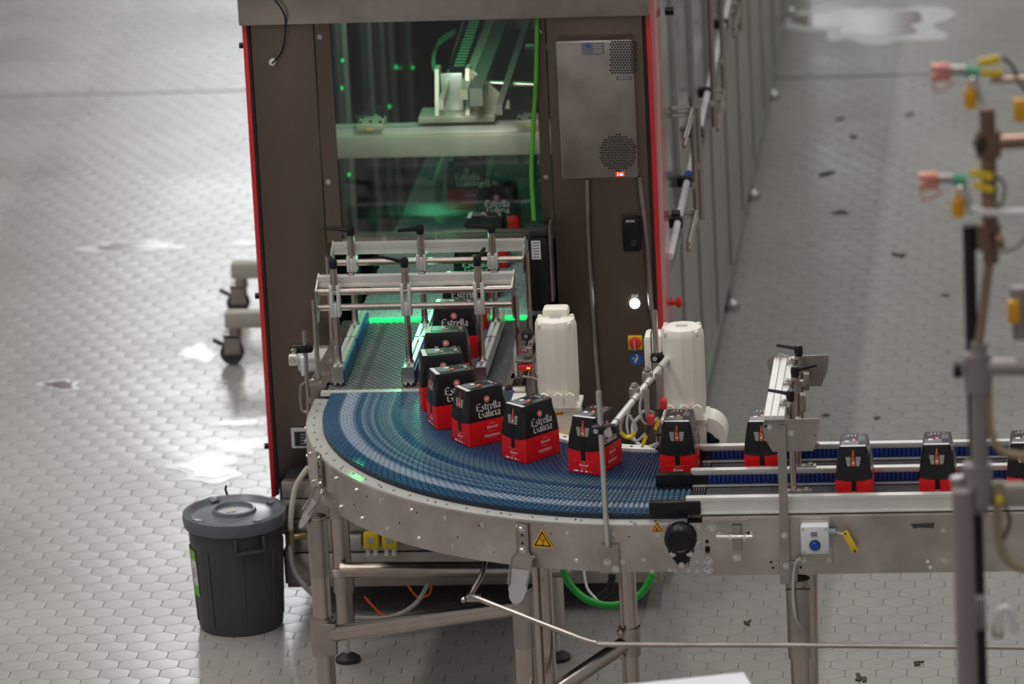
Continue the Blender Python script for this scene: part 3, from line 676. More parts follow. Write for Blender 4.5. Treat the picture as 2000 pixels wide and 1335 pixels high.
# interior shell
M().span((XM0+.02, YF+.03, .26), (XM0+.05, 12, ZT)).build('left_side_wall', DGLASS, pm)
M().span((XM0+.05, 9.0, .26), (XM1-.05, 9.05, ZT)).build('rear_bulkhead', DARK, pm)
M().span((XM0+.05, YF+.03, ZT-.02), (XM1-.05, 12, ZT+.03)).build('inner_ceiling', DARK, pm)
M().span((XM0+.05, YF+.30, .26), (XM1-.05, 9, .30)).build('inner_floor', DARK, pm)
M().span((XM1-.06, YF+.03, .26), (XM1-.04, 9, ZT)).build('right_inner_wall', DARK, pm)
M().span((XM0+.05, YF+.031, .5), (XA-.005, YF+.12, ZT-.02)).build('left_inner_post', SHEET, pm)
for x, w in ((672, .02), (722, .035), (746, .025), (765, .035), (800, .06)):
    p = XP(x, 150, XM0+.052); M().span((XM0+.0505, p.y-w, .3), (XM0+.075, p.y+w, ZT-.03), .004).build('wall_mullion', PALE, pm)
for x, y in ((669, 118), (668, 172), (774, 131), (761, 208), (735, 228), (682, 341), (806, 132)):
    p = XP(x, y, XM0+.08); M().lathe([(.0, -.007), (.008, -.004), (.008, .004), (0, .007)], p, 10, (1, 0, 0)).build('indicator', LEDG, pm)
# right flank: panels, mullions, pull handles, sill, feet
XS = XM1-.012
ys = [YF+.45+.925*i for i in range(13)]
for i in range(12):
    y0, y1 = ys[i], ys[i+1]
    M().span((XS-.028, y0+.03, .13), (XS-.008, y1-.03, 1.02)).build('flank_panel', PANEL, pm)
    M().span((XS-.026, y0+.03, 1.05), (XS-.014, y1-.03, ZT-.05)).build('flank_pane', mat('flank_pane_%d' % i, (.38, .38, .37), .16, .75, 2, .2), pm)
    M().span((XS-.03, y0-.028, .12), (XS+.004, y0+.028, ZT), .003).build('flank_mullion', PANEL, pm)
    M().span((XS-.03, y0+.03, 1.02), (XS-.003, y1-.03, 1.05)).build('flank_rail', PANEL, pm)
M().span((XS-.03, ys[0], .10), (XS+.002, ys[-1], .13)).build('sill', PANEL, pm)
for y in (ys[1]+.1, ys[2]+.15, ys[3]+.15):
    pass
for (xa, ya), (xb, yb), rails in (((1353, 182), (1360, 452), (192, 208, 424, 438)), ((1365, 200), (1368, 440), ()), ((1409, -60), (1413, 226), (190, 214)), ((1388, -60), (1392, 262), ()), ((1443, -60), (1447, 60), (6, 22))):
    x = XS+.07; p = XP((xa+xb)/2, (ya+yb)/2, x); z0 = XP(xb, yb, x).z; z1 = XP(xa, ya, x).z
    h = M(); h.cyl((x, p.y, z0), (x, p.y, z1), .0125, 10)
    for yy in rails: q = XP((xa+xb)/2, yy, x); h.cyl((XS-.01, p.y-.02, q.z), (x, p.y, q.z), .010, 8); h.cyl((x, p.y-.5, q.z), (x, p.y, q.z), .009, 8)
    h.build('pull_handle', PIPE, pm)
wt = M(); a = XP(1322, 580, XS+.03); wz = 1.27
wt.cyl((XS+.03, 1.0, 1.245), (XS+.03, 5.6, 1.36), .014, 10); w = wt.build('white_air_tube', WPIPE, pm)
for y in (1.45, 2.0, 2.7, 3.3, 4.4): z = 1.245+(y-1)/4.6*.115; M().span((XS-.01, y-.02, z-.02), (XS+.05, y+.02, z+.02), .004).build('tube_clip', BLACK, w)
M().cyl((XS+.03, 2.02, 1.27), (XS+.03, 2.10, 1.272), .017, 10).build('blue_collar', BLUEB, w)
for x, y in ((1427, 603), (1468, 388), (1507, 193), (1541, 30)):
    f = Z(x, y, 0); ft = M(); ft.lathe([(.045, 0), (.045, .03), (.02, .05), (.016, .105)], (f.x-.0, f.y, .001), 16); ft.build('machine_foot', PANEL, pm)
# cooling unit on the door
p0 = YP(1083, 80, YF-.10); p1 = YP(1247, 348, YF-.10)
cu = M(); cu.span((p0.x, YF-.10, p1.z), (p1.x, YF, p0.z), .012); cu = cu.build('cooling_unit', STEEL, pm); cu['label'] = 'steel wall cooling unit with two perforated grilles'
YCU = YF-.1005
def grille(cx, cy, inside, r, step):
    h = M()
    for i in range(-14, 15):
        for j in range(-14, 15):
            x = cx+(i+(.5 if j % 2 else 0))*step; y = cy+j*step*.9
            if inside(x, y): p = YP(x, y, YCU); h.cyl((p.x, YCU+.004, p.z), (p.x, YCU-.0008, p.z), r, 6)
    return h
g = grille(1218, 112, lambda x, y: 1190 < x < 1246 and 81 < y < 145 and abs(x-1218)+abs(y-112)*.55 < 44, .0042, 5.6).build('upper_grille', DARK, cu); g['kind'] = 'stuff'
g = grille(1207, 298, lambda x, y: (x-1207)**2+(y-298)**2 < 36**2, .0042, 5.6).build('round_grille', DARK, cu); g['kind'] = 'stuff'
p = YP(1207, 298, YCU); rg = M(); disc(rg, V((p.x, YCU-.0012, p.z)), V((1, 0, 0)), V((0, 0, 1)), .050, 28, .043); rg.build('fan_ring', mat('fan_ring', (.08, .08, .08), .5, 0, 9, .1), cu)
p = YP(1158, 95, YCU); lb = M(); lb.box((p.x, YCU-.001, p.z), (.085, .001, .046)); lb = lb.build('rating_label', mat('label_mauve', (.16, .15, .17), .5, 0, 30, .1), cu)
q = M(); disc(q, V((p.x-.017, YCU-.002, p.z+.012)), V((1, 0, 0)), V((0, 0, 1)), .009, 12); q.build('label_emblem', SIGNB, lb)
q = M()
for k in range(4): quad(q, V((p.x+.018, YCU-.002, p.z+.014-.009*k)), V((1, 0, 0)), V((0, 0, 1)), .034, .0025)
q.build('label_lines', LABEL, lb)
p = YP(1219, 152, YCU); q = M(); q.box((p.x, YCU-.001, p.z), (.058, .001, .014)); q = q.build('maker_plate', mat('plate_dark', (.10, .10, .12), .4, 0, 30, .1), cu)
tx = M(); text_mesh(tx, 'SEIFERT', V((p.x, YCU-.002, p.z-.004)), V((1, 0, 0)), V((0, 0, 1)), .044); tx.build('maker_lettering', LABEL, q)
p = YP(1211, 340, YCU); q = M(); q.box((p.x, YCU-.001, p.z), (.030, .001, .014)); q = q.build('red_display', LEDR, cu)
tx = M(); text_mesh(tx, '1 36', V((p.x, YCU-.002, p.z-.004)), V((1, 0, 0)), V((0, 0, 1)), .018); tx.build('display_digits', LEDW, q)
tp = M(); h = M()
# cable conduits under the cooling unit
for pts in (((1147, 350), (1149, 470), (1158, 620), (1170, 770)), ((1248, 345), (1262, 470), (1272, 600), (1287, 690))):
    M().tube([YP(x, y, YF-.02) for x, y in pts], .010, 10, True, 5).build('conduit', STEEL, pm)
p = YP(1235, 453, YF); q = M(); q.box((p.x, YF-.022, p.z), (.066, .045, .13), None, .008); q = q.build('key_switch_box', BLACK, pm)
M().box((p.x-.002, YF-.046, p.z+.055), (.034, .002, .008)).build('silver_mark', CHROME, q); M().cyl((p.x+.008, YF-.044, p.z-.03), (p.x+.008, YF-.052, p.z-.03), .012, 12).build('lock_barrel', RUBB, q)
p = YP(1240, 592, YF); q = M(); q.lathe([(.019, 0), (.019, .006), (.016, .012)], (p.x, YF, p.z), 18, (0, -1, 0)); q.build('white_lamp_button', LEDW, pm)
p = YP(1240, 577, YF); M().box((p.x, YF-.002, p.z), (.026, .003, .011)).build('button_label', LABEL, pm)
p = YP(1241, 668, YF); q = M(); q.box((p.x, YF-.004, p.z), (.054, .008, .054), None, .002); q = q.build('isolator_plate', YEL, pm)
k = M(); k.lathe([(.024, .0), (.022, .014), (.015, .018)], (p.x, YF-.008, p.z), 20, (0, -1, 0)); k.box((p.x, YF-.028, p.z-.004), (.008, .012, .042), None, .002); k.build('red_isolator_knob', PINKR, q)
M().box((p.x-.001, YF-.035, p.z-.004), (.004, .002, .036)).build('knob_pointer', LABEL, q)
p = YP(1243, 700, YF); q = M(); q.lathe([(.0255, 0), (.0255, .002)], (p.x, YF, p.z), 24, (0, -1, 0)); q = q.build('blue_round_sign', SIGNB, pm)
k = M()
for st in stroke([(-.006, -.014), (.006, .008)], .0035)+stroke([(0, .010), (.004, .018)], .003)+stroke([(-.015, .002), (-.004, .002)], .002): k.add([V((p.x+x, YF-.003, p.z+z)) for x, z in st], [[0, 1, 2, 3]])
k.build('sign_pictogram', PWHT, q)
p = YP(533, 120, YF); q = M(); q.lathe([(.013, 0), (.013, .02), (.008, .026)], (p.x, YF, p.z), 14, (0, -1, 0)); q.build('cable_gland', WHITE, pm)
M().tube([YP(533, -5, YF-.07), YP(556, 30, YF-.075), YP(556, 75, YF-.04), YP(548, 105, YF-.03), p+V((0, -.026, 0))], .0035, 6, True, 5).build('sensor_lead', BLACK, pm)

# gantry inside the machine
YG = 1.55
gt = thing('pick_gantry', 'pale aluminium gantry with diagonal axis and chain behind the glass', 'gantry', (-1.0, YG, ZB))
a = YP(668, 268, YG); b = YP(1062, 302, YG); zt_, zb_ = a.z, b.z; x0, x1 = XM0+.08, XM1-.08
IV = mat('ivory_beam', (.58, .54, .45), .4, .3, 9, .06)
M().span((x0, YG, zb_), (x1, YG+.16, zt_), .006).build('cross_beam', IV, gt)
r = M(); r.span((x0, YG+.05, zt_), (x1, YG+.075, zt_+.022)); r.span((x0, YG+.10, zt_), (x1, YG+.125, zt_+.022)); r.build('linear_rail', ALU, gt)
for x in (724, 1035):
    p = YP(x, 250, YG+.05); c = M(); c.box((p.x, YG+.085, zt_+.032), (.105, .13, .024), None, .004); c = c.build('carriage', IV, gt)
    for dx, dy in ((-.04, .04), (.04, .04), (-.04, -.04), (.04, -.04), (0, -.03)): bolt(c, (p.x+dx, YG+.085+dy, zt_+.044), (0, 0, 1), .006, RUBB)
    M().box((p.x, YG+.018, zt_+.026), (.024, .003, .008)).build('yellow_mark', YEL, c)
p = YP(895, 228, YG+.1); zc = zt_+.04
bp = M(); bp.box((p.x, YG+.11, zc+.012), (.30, .16, .024), None, .004); bp = bp.build('base_plate', IV, gt)
for dx in (-.085, .035):
    M().prism([(-.05, 0), (.09, 0), (.09, .17), (.02, .17)], (p.x+dx, YG+.10, zc+.024), (0, 1, 0), (0, 0, 1), .016).build('rib_plate', IV, gt)
M().box((p.x-.022, YG+.13, zc+.10), (.085, .012, .15), None, .003).build('bracket_plate', ALU, gt)
M().prism([(.04, 0), (.20, 0), (.20, .03), (.06, .16), (.04, .16)], (p.x, YG+.15, zc+.024), (1, 0, 0), (0, 0, 1), .012).build('gusset', IV, gt)
za = zc+.13
def GY(x, y): return Z(x, y, za)
for (xa, ya), (xb, yb), w, mt, nm in (((905, 185), (968, 22), .035, IV, 'axis_beam'), ((862, 205), (908, 50), .018, IV, 'axis_rail'), ((930, 190), (992, 22), .05, PANEL, 'axis_side'), ((975, 215), (1038, 25), .025, PANEL, 'stay_bar')):
    q0, q1 = GY(xa, ya), GY(xb, yb); M().bar(q0, q1, w, .07 if nm == 'axis_side' else .04).build(nm, mt, gt)
q0, q1 = GY(893, 150), GY(938, 20)
for i in range(24):
    c = q0.lerp(q1, i/23); M().box(c+V((0, 0, .02)), (.062, .030, .05), None, .0).build('chain_link', BLACK, gt)
    M().box(c+V((.010, 0, .047)), (.040, .012, .003)).build('link_cover', TEAL, gt.children[-1])
M().cyl(YP(905, 160, YG+.22), YP(1062, 166, YG+.22), .012, 12).build('cross_rod', PIPE, gt)
M().cyl(YP(925, 161, YG+.22), YP(932, 161, YG+.22), .02, 12).build('rod_collar', CHROME, gt)
M().tube([GY(888, 60), GY(858, 80), GY(848, 120), GY(862, 150)], .006, 6, True, 6).build('air_hose', TEAL, gt)
M().tube([GY(886, 66), GY(853, 92), GY(846, 130), GY(866, 160)], .006, 6, True, 6).build('air_hose', TEAL, gt)
for y, hgt in ((105, .05), (50, .04), (205, .05), (78, .03)):
    a = YP(985, y, 2.6); b = YP(1075, y, 2.6); M().span((a.x, 2.6+y*.004, a.z), (b.x, 2.72+y*.004, a.z+hgt), .004).build('crosswise_plate', PANEL if y != 205 else CHROME, gt)
# pusher fingers over the packs
pf = thing('pack_pusher', 'pair of green lit pusher bars reaching down to the back packs', 'pusher', YP(880, 320, 2.2))
for (xa, ya, za_), (xb, yb, zb2), mt in (((873, 300, 1.42), (850, 362, 1.30), mat('pale_bar', (.50, .60, .52), .4, 0, 9, .05)), ((868, 325, 1.30), (852, 392, 1.16), PANEL), ((962, 310, 1.42), (952, 360, 1.35), PANEL)):
    M().bar(Z(xa, ya, za_), Z(xb, yb, zb2), .022, .028).build('pusher_bar', mt, pf)

# green work lights inside the machine; white fills and ring spot are added
def spot(name, loc, tgt, power, size, col=(.18, 1, .50)):
    l = bpy.data.lights.new(name, 'AREA'); l.size = size; l.energy = power; l.color = col
    o = bpy.data.objects.new(name, l); COL.objects.link(o); o.location = loc; o.rotation_mode = 'QUATERNION'
    o.rotation_quaternion = V((0, 0, -1)).rotation_difference((V(tgt)-V(loc)).normalized()); return o
spot('green_lamp', (-1.15, 2.0, 2.2), (-1.05, 2.8, 1.1), 2.4, .9)
spot('green_lamp', (-1.25, 1.2, 2.25), (-1.0, 1.9, 1.6), 1.6, .2)
spot('green_lamp', (-1.02, YF-.02, 1.425), (-1.0, YF-.16, 1.12), 1.7, .12)
spot('white_fill', (-.95, YF+.25, ZT-.05), (-.9, 2.3, 1.15), 4.0, .25, (1, .95, .9))  # added white fill, brightens the packs behind the glass
spot('white_fill', (-.85, 1.0, ZT-.05), (-1.1, 2.4, 1.3), 4.5, .3, (1, .96, .9))  # added white fill for the gantry beam and wall mullions
sl = bpy.data.lights.new('ring_glint_spot', 'SPOT'); sl.energy = 16; sl.color = (.05, 1, .25); sl.spot_size = math.radians(2.5); sl.spot_blend = .9; sl.shadow_soft_size = .01  # added spot with no fixture, puts a green glint on the guide ring
so = bpy.data.objects.new('ring_glint_spot', sl); COL.objects.link(so); so.location = (-1.20, .45, 1.75); so.rotation_mode = 'QUATERNION'
gp_ = Z(745, 920, ZR); gn_ = V((gp_.x-CX, gp_.y-CY, 0)).normalized()*1.325
so.rotation_quaternion = V((0, 0, -1)).rotation_difference((V((CX+gn_.x, CY+gn_.y, ZR))-V(so.location)).normalized())

# servo motor on the machine front
p0 = YP(1030, 465, YF-.10); p1 = YP(1078, 650, YF-.10); xm = (p0.x+p1.x)/2
sv = thing('servo_motor', 'black servo motor with white label standing beside the infeed opening', 'motor', (xm, YF-.06, p1.z))
M().span((p0.x, YF-.10, p1.z+.09), (p1.x, YF-.02, p0.z), .008).build('motor_body', BLACK, sv)
M().span((p0.x+.008, YF-.095, p0.z), (p1.x, YF-.03, p0.z+.035), .01).build('connector_cap', RUBB, sv)
M().span((p0.x-.002, YF-.103, p1.z+.07), (p1.x+.002, YF-.02, p1.z+.088)).build('flange', STEEL, sv)
M().span((p0.x+.002, YF-.10, p1.z), (p1.x-.002, YF-.02, p1.z+.069), .004).build('gearbox', BLACK, sv)
q = M(); a = YP(1047, 488, YF-.1008); q.box((a.x, YF-.101, a.z), (.034, .001, .072)); q = q.build('data_label', WHITE, sv)
k = M()
for i in range(6): quad(k, V((a.x, YF-.1022, a.z+.028-.011*i)), V((1, 0, 0)), V((0, 0, 1)), .024, .003)
k.build('label_lines', RUBB, q)
M().span((p0.x+.02, YF-.1015, p1.z+.02), (p0.x+.05, YF-.1005, p1.z+.05)).build('lower_label', LABEL, sv)
M().span((p1.x+.003, YF-.09, p1.z+.12), (p1.x+.012, YF-.004, p0.z+.045)).build('mount_bracket', STEEL, sv)
hs = M(); hs.tube([YP(1049, 28, YF-.03), YP(1047, 150, YF-.035), YP(1041, 260, YF-.04), YP(1038, 340, YF-.05), YP(1043, 430, YF-.06)], .0085, 8, True, 8)
tag(hs.build('green_cable', mat('cable_green', (.08, .34, .03), .4, 0, 12, .15)), 'bright green cable hanging down the right edge of the glass', 'cable')

# ------------------------------------------------------------------ linear conveyor
YSK = CY-RS-.004; XJ = YP(1371, 1060, YSK).x
ZL0 = YP(1500, 1122, YSK).z; ZL1 = YP(1500, 1012, YSK).z
lc = thing('straight_conveyor', 'straight two lane conveyor with dark belt and steel side frame', 'conveyor', (1.2, -1.45, 0))
XE2 = 2.6
YN = Z(1500, 970, ZB+.06).y; YM = Z(1500, 916, ZB+.06).y; YFAR = Z(1500, 869, ZB+.06).y
M().span((XE+.05, YSK+.03, ZB-.03), (XE2, YFAR+.05, ZB-.0005)).build('belt', BELN, lc)
cb = M()
for i in range(5): x = XE+.004+.009*i; cb.span((x, YSK+.04, ZB-.02), (x+.005, YFAR+.03, ZB+.001))
cb.build('transfer_comb', STEEL, lc)
M().span((XE, YSK+.04, ZB-.03), (XE+.05, YFAR+.03, ZB-.012)).build('comb_bed', DARK, lc)
M().span((XJ+.004, YSK, ZL0), (XE2, YSK+.004, ZL1)).build('front_frame', SKIRT, lc)
M().span((XJ+.004, YSK, ZL1), (XE2, YSK+.030, ZL1+.004)).build('frame_lip', SKIRT, lc)
M().span((XJ+.004, YSK+.004, ZL0), (XE2, YSK+.020, ZL0+.004)).build('bottom_lip', SKIRT, lc)
M().span((XE, YFAR+.05, ZL0), (XE2, YFAR+.055, ZL1)).build('rear_frame', SKIRT, lc)
M().span((XJ+.03, YSK+.02, ZL0+.02), (XE2, YFAR+.05, ZB-.031)).build('underframe', DARK, lc)
def rail(lab, Yr, xs, slats, nose):
    a = Z(xs, 900, ZB+.06); X0 = Z(xs, nose[1], ZB+.03).x; g = thing('lane_rail', lab, 'guide rail', (1.3, Yr, ZB), 'lane rails of the straight conveyor')
    r = M(); r.span((X0, Yr-.006, ZB+.052), (XE2, Yr+.024, ZB+.062)); r.span((X0, Yr-.002, ZB+.044), (XE2, Yr+.020, ZB+.052)); r.build('top_profile', ALU, g)
    r = M(); r.span((X0, Yr-.006, ZB+.003), (XE2, Yr+.024, ZB+.009)); r.build('bottom_lip', ALU, g)
    if slats:
        XX = Z(slats, nose[1], ZB+.03).x
        M().span((XX, Yr+.006, ZB+.009), (XE2, Yr+.018, ZB+.044)).build('slat_backing', mat('strip_dark', (.004, .010, .05), .5, 0, 9, .1), g)
        m = M(); x = XX+.002
        while x < XE2-.014: m.span((x, Yr-.003, ZB+.009), (x+.0125, Yr+.006, ZB+.044), .0025); x += .0152
        tag(m.build('blue_slats', BLUE, g), 'row of small upright blue slats', kind='stuff')
    else:
        M().span((X0+.05, Yr+.000, ZB+.009), (XE2, Yr+.018, ZB+.044)).build('web', ALU, g)
    X1 = Z(nose[0], nose[1], ZB+.03).x; X2 = Z(nose[2], nose[1], ZB+.03).x
    M().span((X1, Yr-.012, ZB+.004), (X2, Yr+.020, ZB+.051), .003).build('black_nose', BLACK, g)
    if slats: M().span((X2, Yr-.001, ZB+.009), (Z(slats, nose[1], ZB+.03).x, Yr+.018, ZB+.044)).build('nose_filler', BLACK, g)
    return g
rail('near lane rail with plain aluminium outer face and long black nose', YN, 1340, None, (1268, 990, 1368))
rail('middle lane rail with blue slats between the two lanes', YM, 1350, 1382, (1281, 935, 1352))
rail('far lane rail with blue slats in front of the right cream motor', YFAR, 1360, 1390, (1362, 885, 1372))
# details on the front frame
def on_f(x, y): return YP(x, y, YSK)
for x, y, r in ((1390, 1030, .011), (1384, 1095, .010), (1384, 1112, .010), (1440, 1033, .007), (1440, 1062, .007), (1439, 1088, .010), (1405, 1046, .009), (1842, 1036, .006), (1845, 1095, .010)): bolt(lc, on_f(x, y), (0, -1, 0), r)
hl = M()
for x, y, r in ((1381, 1057, .007), (1382, 1070, .009), (1382, 1075, .009), (1506, 1097, .005), (1510, 1108, .005), (1564, 1107, .005), (1462, 1040, .005)): hole(hl, on_f(x, y), (0, -1, 0), r)
hl.build('drilled_holes', DARK, lc)
q = M(); p = on_f(1440, 1046); q.box(p+V((0, -.006, -.004)), (.030, .012, .09), None, .003); q = q.build('tension_plate', STEEL, lc)
M().cyl(on_f(1400, 1046)+V((0, -.012, 0)), on_f(1470, 1046)+V((0, -.012, 0)), .007, 10).build('tension_screw', CHROME, q)
for x in (1426, 1455): M().cyl(on_f(x-3, 1046)+V((0, -.012, 0)), on_f(x+3, 1046)+V((0, -.012, 0)), .012, 6).build('nut', CHROME, q)
for x, y in ((1812, 1096), (1817, 1107)):
    M().cyl(on_f(x, y), on_f(x, y)+V((0, -.002, 0)), .006, 12).build('white_dot', PWHT, lc)
p = on_f(1802, 1026); M().poly3([p+V((-.04, -.001, .007)), p+V((.04, -.001, .009)), p+V((.036, -.001, -.009)), p+V((-.01, -.001, -.006)), p+V((-.03, -.001, -.010))], (0, -.0006, 0)).build('tape_residue', mat('residue', (.05, .045, .04), .6, 0, 40, .3), lc)
M().span(on_f(1378, 1020)+V((0, -.012, 0)), on_f(1462, 1012)+V((0, 0, 0))).build('hinge_flap', SKIRT, lc)
# legs of the straight conveyor
la = YP(1530, 830, YSK-.012); lb_ = YP(1545, 1106, YSK-.012)
lx = YP(1552, 1125, YSK+.02).x
LEGT = YP(1553, 1150, YSK+.02)
lg = M(); lg.cyl((lx+.01, YSK+.02, 0), (lx+.01, YSK+.02, ZL0-.06), .034, 18); lg = lg.build('leg', PIPE, lc)
q = M(); q.cyl((lx+.01, YSK+.02, ZL0-.30), (lx+.01, YSK+.02, ZL0-.02), .041, 18); q.build('leg_sleeve', STEEL, lg)
st = M(); a = YP(1531, 1100, YSK); st.span((a.x-.014, YSK-.016, ZL0-.03), (a.x+.045, YSK-.002, ZL0+.05), .003); st.build('leg_strap', STEEL, lg)
q = M(); q.tube([(lx-.03, YSK-.02, ZL0-.045), (lx+.055, YSK-.02, ZL0-.045)], .003, 6); q.build('cable_tie', RUBB, lg)
q = M(); p = YP(1585, 1125, -1.30); q.cyl((p.x, -1.30, ZL0+.02), (p.x-.02, -1.32, 0), .026, 14); q.build('rear_leg', PIPE, lc)
# curved conveyor legs and pipework
p = YP(1226, 1120, -1.45)
pw = thing('pipe_frame', 'stainless tube frame under the curved conveyor with obliquely cut leg tops', 'support frame', (-.6, -1.2, 0))
def scoop(x, y, w, h, Yc, R=.040):
    """obliquely cut pipe mouth with its flat bolting strap above"""
    pass
def leg_oblique(xt, ys0, ys1, yt, drop, out):
    """leg tube behind a scoop shaped bracket: strap bolted to the skirt, flaring into a rounded plate that slopes outwards"""
    c1, n = on_skirt(xt, ys1); c0, _ = on_skirt(xt, ys0); ct, _ = on_skirt(xt, yt); r = .034
    u = V((0, 0, 1)).cross(n).normalized(); o = V((c1.x, c1.y, 0)); ax = o+n*.030; zt = ct.z-.02
    m = M(); m.cyl((ax.x, ax.y, 0), (ax.x, ax.y, ct.z-.012-drop*.62), r, 20); lg = m.build('leg', PIPE, pw)
    m = M(); m.cyl((ax.x, ax.y, zt-.27), (ax.x, ax.y, ct.z-.012-drop*.70), r+.002, 20); m.build('leg_sleeve', STEEL, lg)
    z0, z1, z2 = c0.z, c1.z, ct.z; w1, w2 = .020, .037
    s = M()
    P = [(-w1, 0, z0), (w1, 0, z0), (w1, 0, z1), (w2, .012, z2+.02), (w2, .026, z2-.01), (-w2, .026, z2-.01), (-w2, .012, z2+.02), (-w1, 0, z1)]
    P = [o+u*a+n*(b+.003)+V((0, 0, z)) for a, b, z in P]
    s.add(P+[p+n*.005 for p in P], [[0, 1, 2, 7], [7, 2, 3, 6], [6, 3, 4, 5], [8, 9, 10, 15], [15, 10, 11, 14], [14, 11, 12, 13]]+[[i, (i+1) % 8, 8+(i+1) % 8, 8+i] for i in range(8)])
    for k in (1, -1): s.tube([o+u*k*w1+n*.008+V((0, 0, z0)), o+u*k*w1+n*.008+V((0, 0, z1)), o+u*k*w2+n*.020+V((0, 0, z2+.02)), o+u*k*w2+n*.036+V((0, 0, z2-.012)), o+u*k*w2*.92+n*(.034+out*.6)+V((0, 0, z2-drop*.55))], .004, 6)
    s = s.build('bolting_strap', STEEL, lg)
    for t in (.16, .92): bolt(s, o+n*.008+V((0, 0, z0+(z1-z0)*t)), n, .009)
    hh = M()
    for t in (.40, .68): hole(hh, o+n*.008+V((0, 0, z0+(z1-z0)*t)), n, .005)
    hh.build('strap_holes', DARK, s)
    A = [(-w2, 0), (w2, 0), (w2*.92, .6)]+[(w2*.80*math.cos(t*PI/8), .70+.30*math.sin(t*PI/8)) for t in range(0, 9)]+[(-w2*.92, .6)]
    Pp = [o+u*a+n*(.034+out*t)+V((0, 0, z2-.012-drop*t)) for a, t in A]
    M().poly3(Pp, n*-.004).build('scoop_plate', mat('scoop_bright', (.50, .47, .47), .42, .8, 9, .06), lg)
    return V((ax.x, ax.y, 0)), lg
b1, lg1 = leg_oblique(631, 888, 950, 966, .095, .062)
b2, lg2 = leg_oblique(1023, 1022, 1076, 1098, .108, .050)
def pipe(name, a, b, r=.030): return M().cyl(a, b, r, 18).build(name, PIPE, pw)
# second upright behind the centre leg, right leg, rails
p3 = YP(1062, 1200, b2.y+.12); pipe('upright', (p3.x, b2.y+.12, 0), (p3.x, b2.y+.12, ZSB+.02), .034)
p4 = YP(1228, 1200, -1.55); pipe('upright', (p4.x, -1.55, 0), (p4.x, -1.55, ZSB+.03), .030)
fz0 = Z(680, 1290, 0)
zA = YP(640, 1103, b1.y).z; pa = V((b1.x, b1.y, zA)); 
z1 = YP(660, 1104, fz0.y).z; pipe('cross_rail', (fz0.x, fz0.y-.05, z1), (-.42, fz0.y-.08, z1), .030)
z2 = YP(640, 1240, b1.y).z; pipe('cross_rail', (b1.x, b1.y, z2), (p3.x, b2.y+.16, YP(1045, 1178, b2.y+.16).z), .030)
cl = M(); cl.cyl((b1.x, b1.y, z2-.07), (b1.x, b1.y, z2+.07), .046, 18); cl.span((b1.x-.002, b1.y-.05, z2-.06), (b1.x+.05, b1.y-.01, z2+.06), .004); cl.build('pipe_clamp', STEEL, lg1)
z3 = YP(1226, 1250, -1.55).z; a = V((p4.x, -1.55, z3)); b = YP(1090, 1345, -1.75)
pipe('diagonal_brace', a, a+(b-a)*1.25, .028)
cl = M(); cl.cyl((p4.x, -1.55, z3-.05), (p4.x, -1.55, z3+.05), .038, 18); cl = cl.build('pipe_clamp', STEEL, pw)
for dz in (-.04, .045): bolt(cl, (p4.x-.03, -1.59, z3+dz), (-.6, -1, 0), .009)
# thin hand-rail rod running along the front
yr = -1.95
rd = thing('bumper_rod', 'thin bent steel rod running low along the front of the conveyors', 'rod', YP(1500, 1258, yr))
M().tube([YP(950, 1080, -1.55), YP(942, 1120, -1.60), YP(921, 1160, -1.7), YP(933, 1168, -1.74), YP(1040, 1210, -1.85), YP(1115, 1239, -1.92), YP(1142, 1249, -1.94), YP(1165, 1255, yr), YP(1195, 1258, yr), YP(1500, 1259, yr), YP(2080, 1264, yr)], .0095, 10, True, 3).build('bent_rod', STEEL, rd)
c = M(); p = YP(923, 1168, -1.70); c.box(p+V((0, .02, -.005)), (.05, .035, .02), None, .004); c = c.build('rod_clip', STEEL, rd); bolt(c, p+V((-.03, 0, -.005)), (-1, -.4, 0), .008)
# ------------------------------------------------------------------ bridge over the straight conveyor
YB0, YBR = YSK-.016, YFAR+.06
zz = YP(1545, 822, YB0).z
lb2 = thing('lane_bridge', 'steel bridge with two side plates and three clamp levers over the straight conveyor', 'bridge frame', (YP(1545, 850, YB0).x, -1.5, ZB))
def plate(pts, Yp, nm): 
    P = [YP(x, y, Yp) for x, y in pts]; return M().poly3(P, (0, .005, 0)).build(nm, STEEL, lb2)
f = plate(((1492, 820), (1598, 817), (1601, 822), (1596, 860), (1588, 880), (1509, 882), (1494, 856), (1489, 838)), YB0, 'front_plate')
bolt(f, YP(1545, 845, YB0), (0, -1, 0), .007); bolt(f, YP(1503, 834, YB0), (0, -1, 0), .006); hh = M(); hole(hh, YP(1496, 832, YB0), (0, -1, 0), .006); hole(hh, YP(1592, 850, YB0), (0, -1, 0), .003); hh.build('plate_holes', DARK, f)
r_ = plate(((1552, 696), (1616, 693), (1619, 700), (1616, 724), (1604, 754), (1545, 754)), YBR, 'rear_plate')
plate(((1497, 706), (1520, 689), (1545, 697), (1548, 725), (1530, 745), (1505, 735)), YBR-.01, 'rear_end_cap')
st = M(); a = YP(1526, 830, YB0-.006); b = YP(1534, 1108, YB0-.006); st.bar((a.x, YB0-.006, a.z), (b.x, YB0-.006, b.z), .004, .030, (1, 0, 0)); s_ = st.build('front_strap', STEEL, lb2)
fl_ = M(); fl_.bar((a.x+.014, YB0-.012, a.z), (b.x+.014, YB0-.012, b.z), .012, .003, (1, 0, 0)); fl_.build('strap_flange', STEEL, s_)
for x, y in ((1532, 1045), (1536, 1104)): bolt(s_, YP(x, y, YB0-.008), (0, -1, 0), .008)
x0 = YP(1512, 815, YB0).x
zp = YP(1512, 815, YB0).z
pr = M()
for dx in (-.024, .0, .024): pr.span((x0+dx-.010, YB0, zp-.02), (x0+dx+.010, YBR, zp+.006))
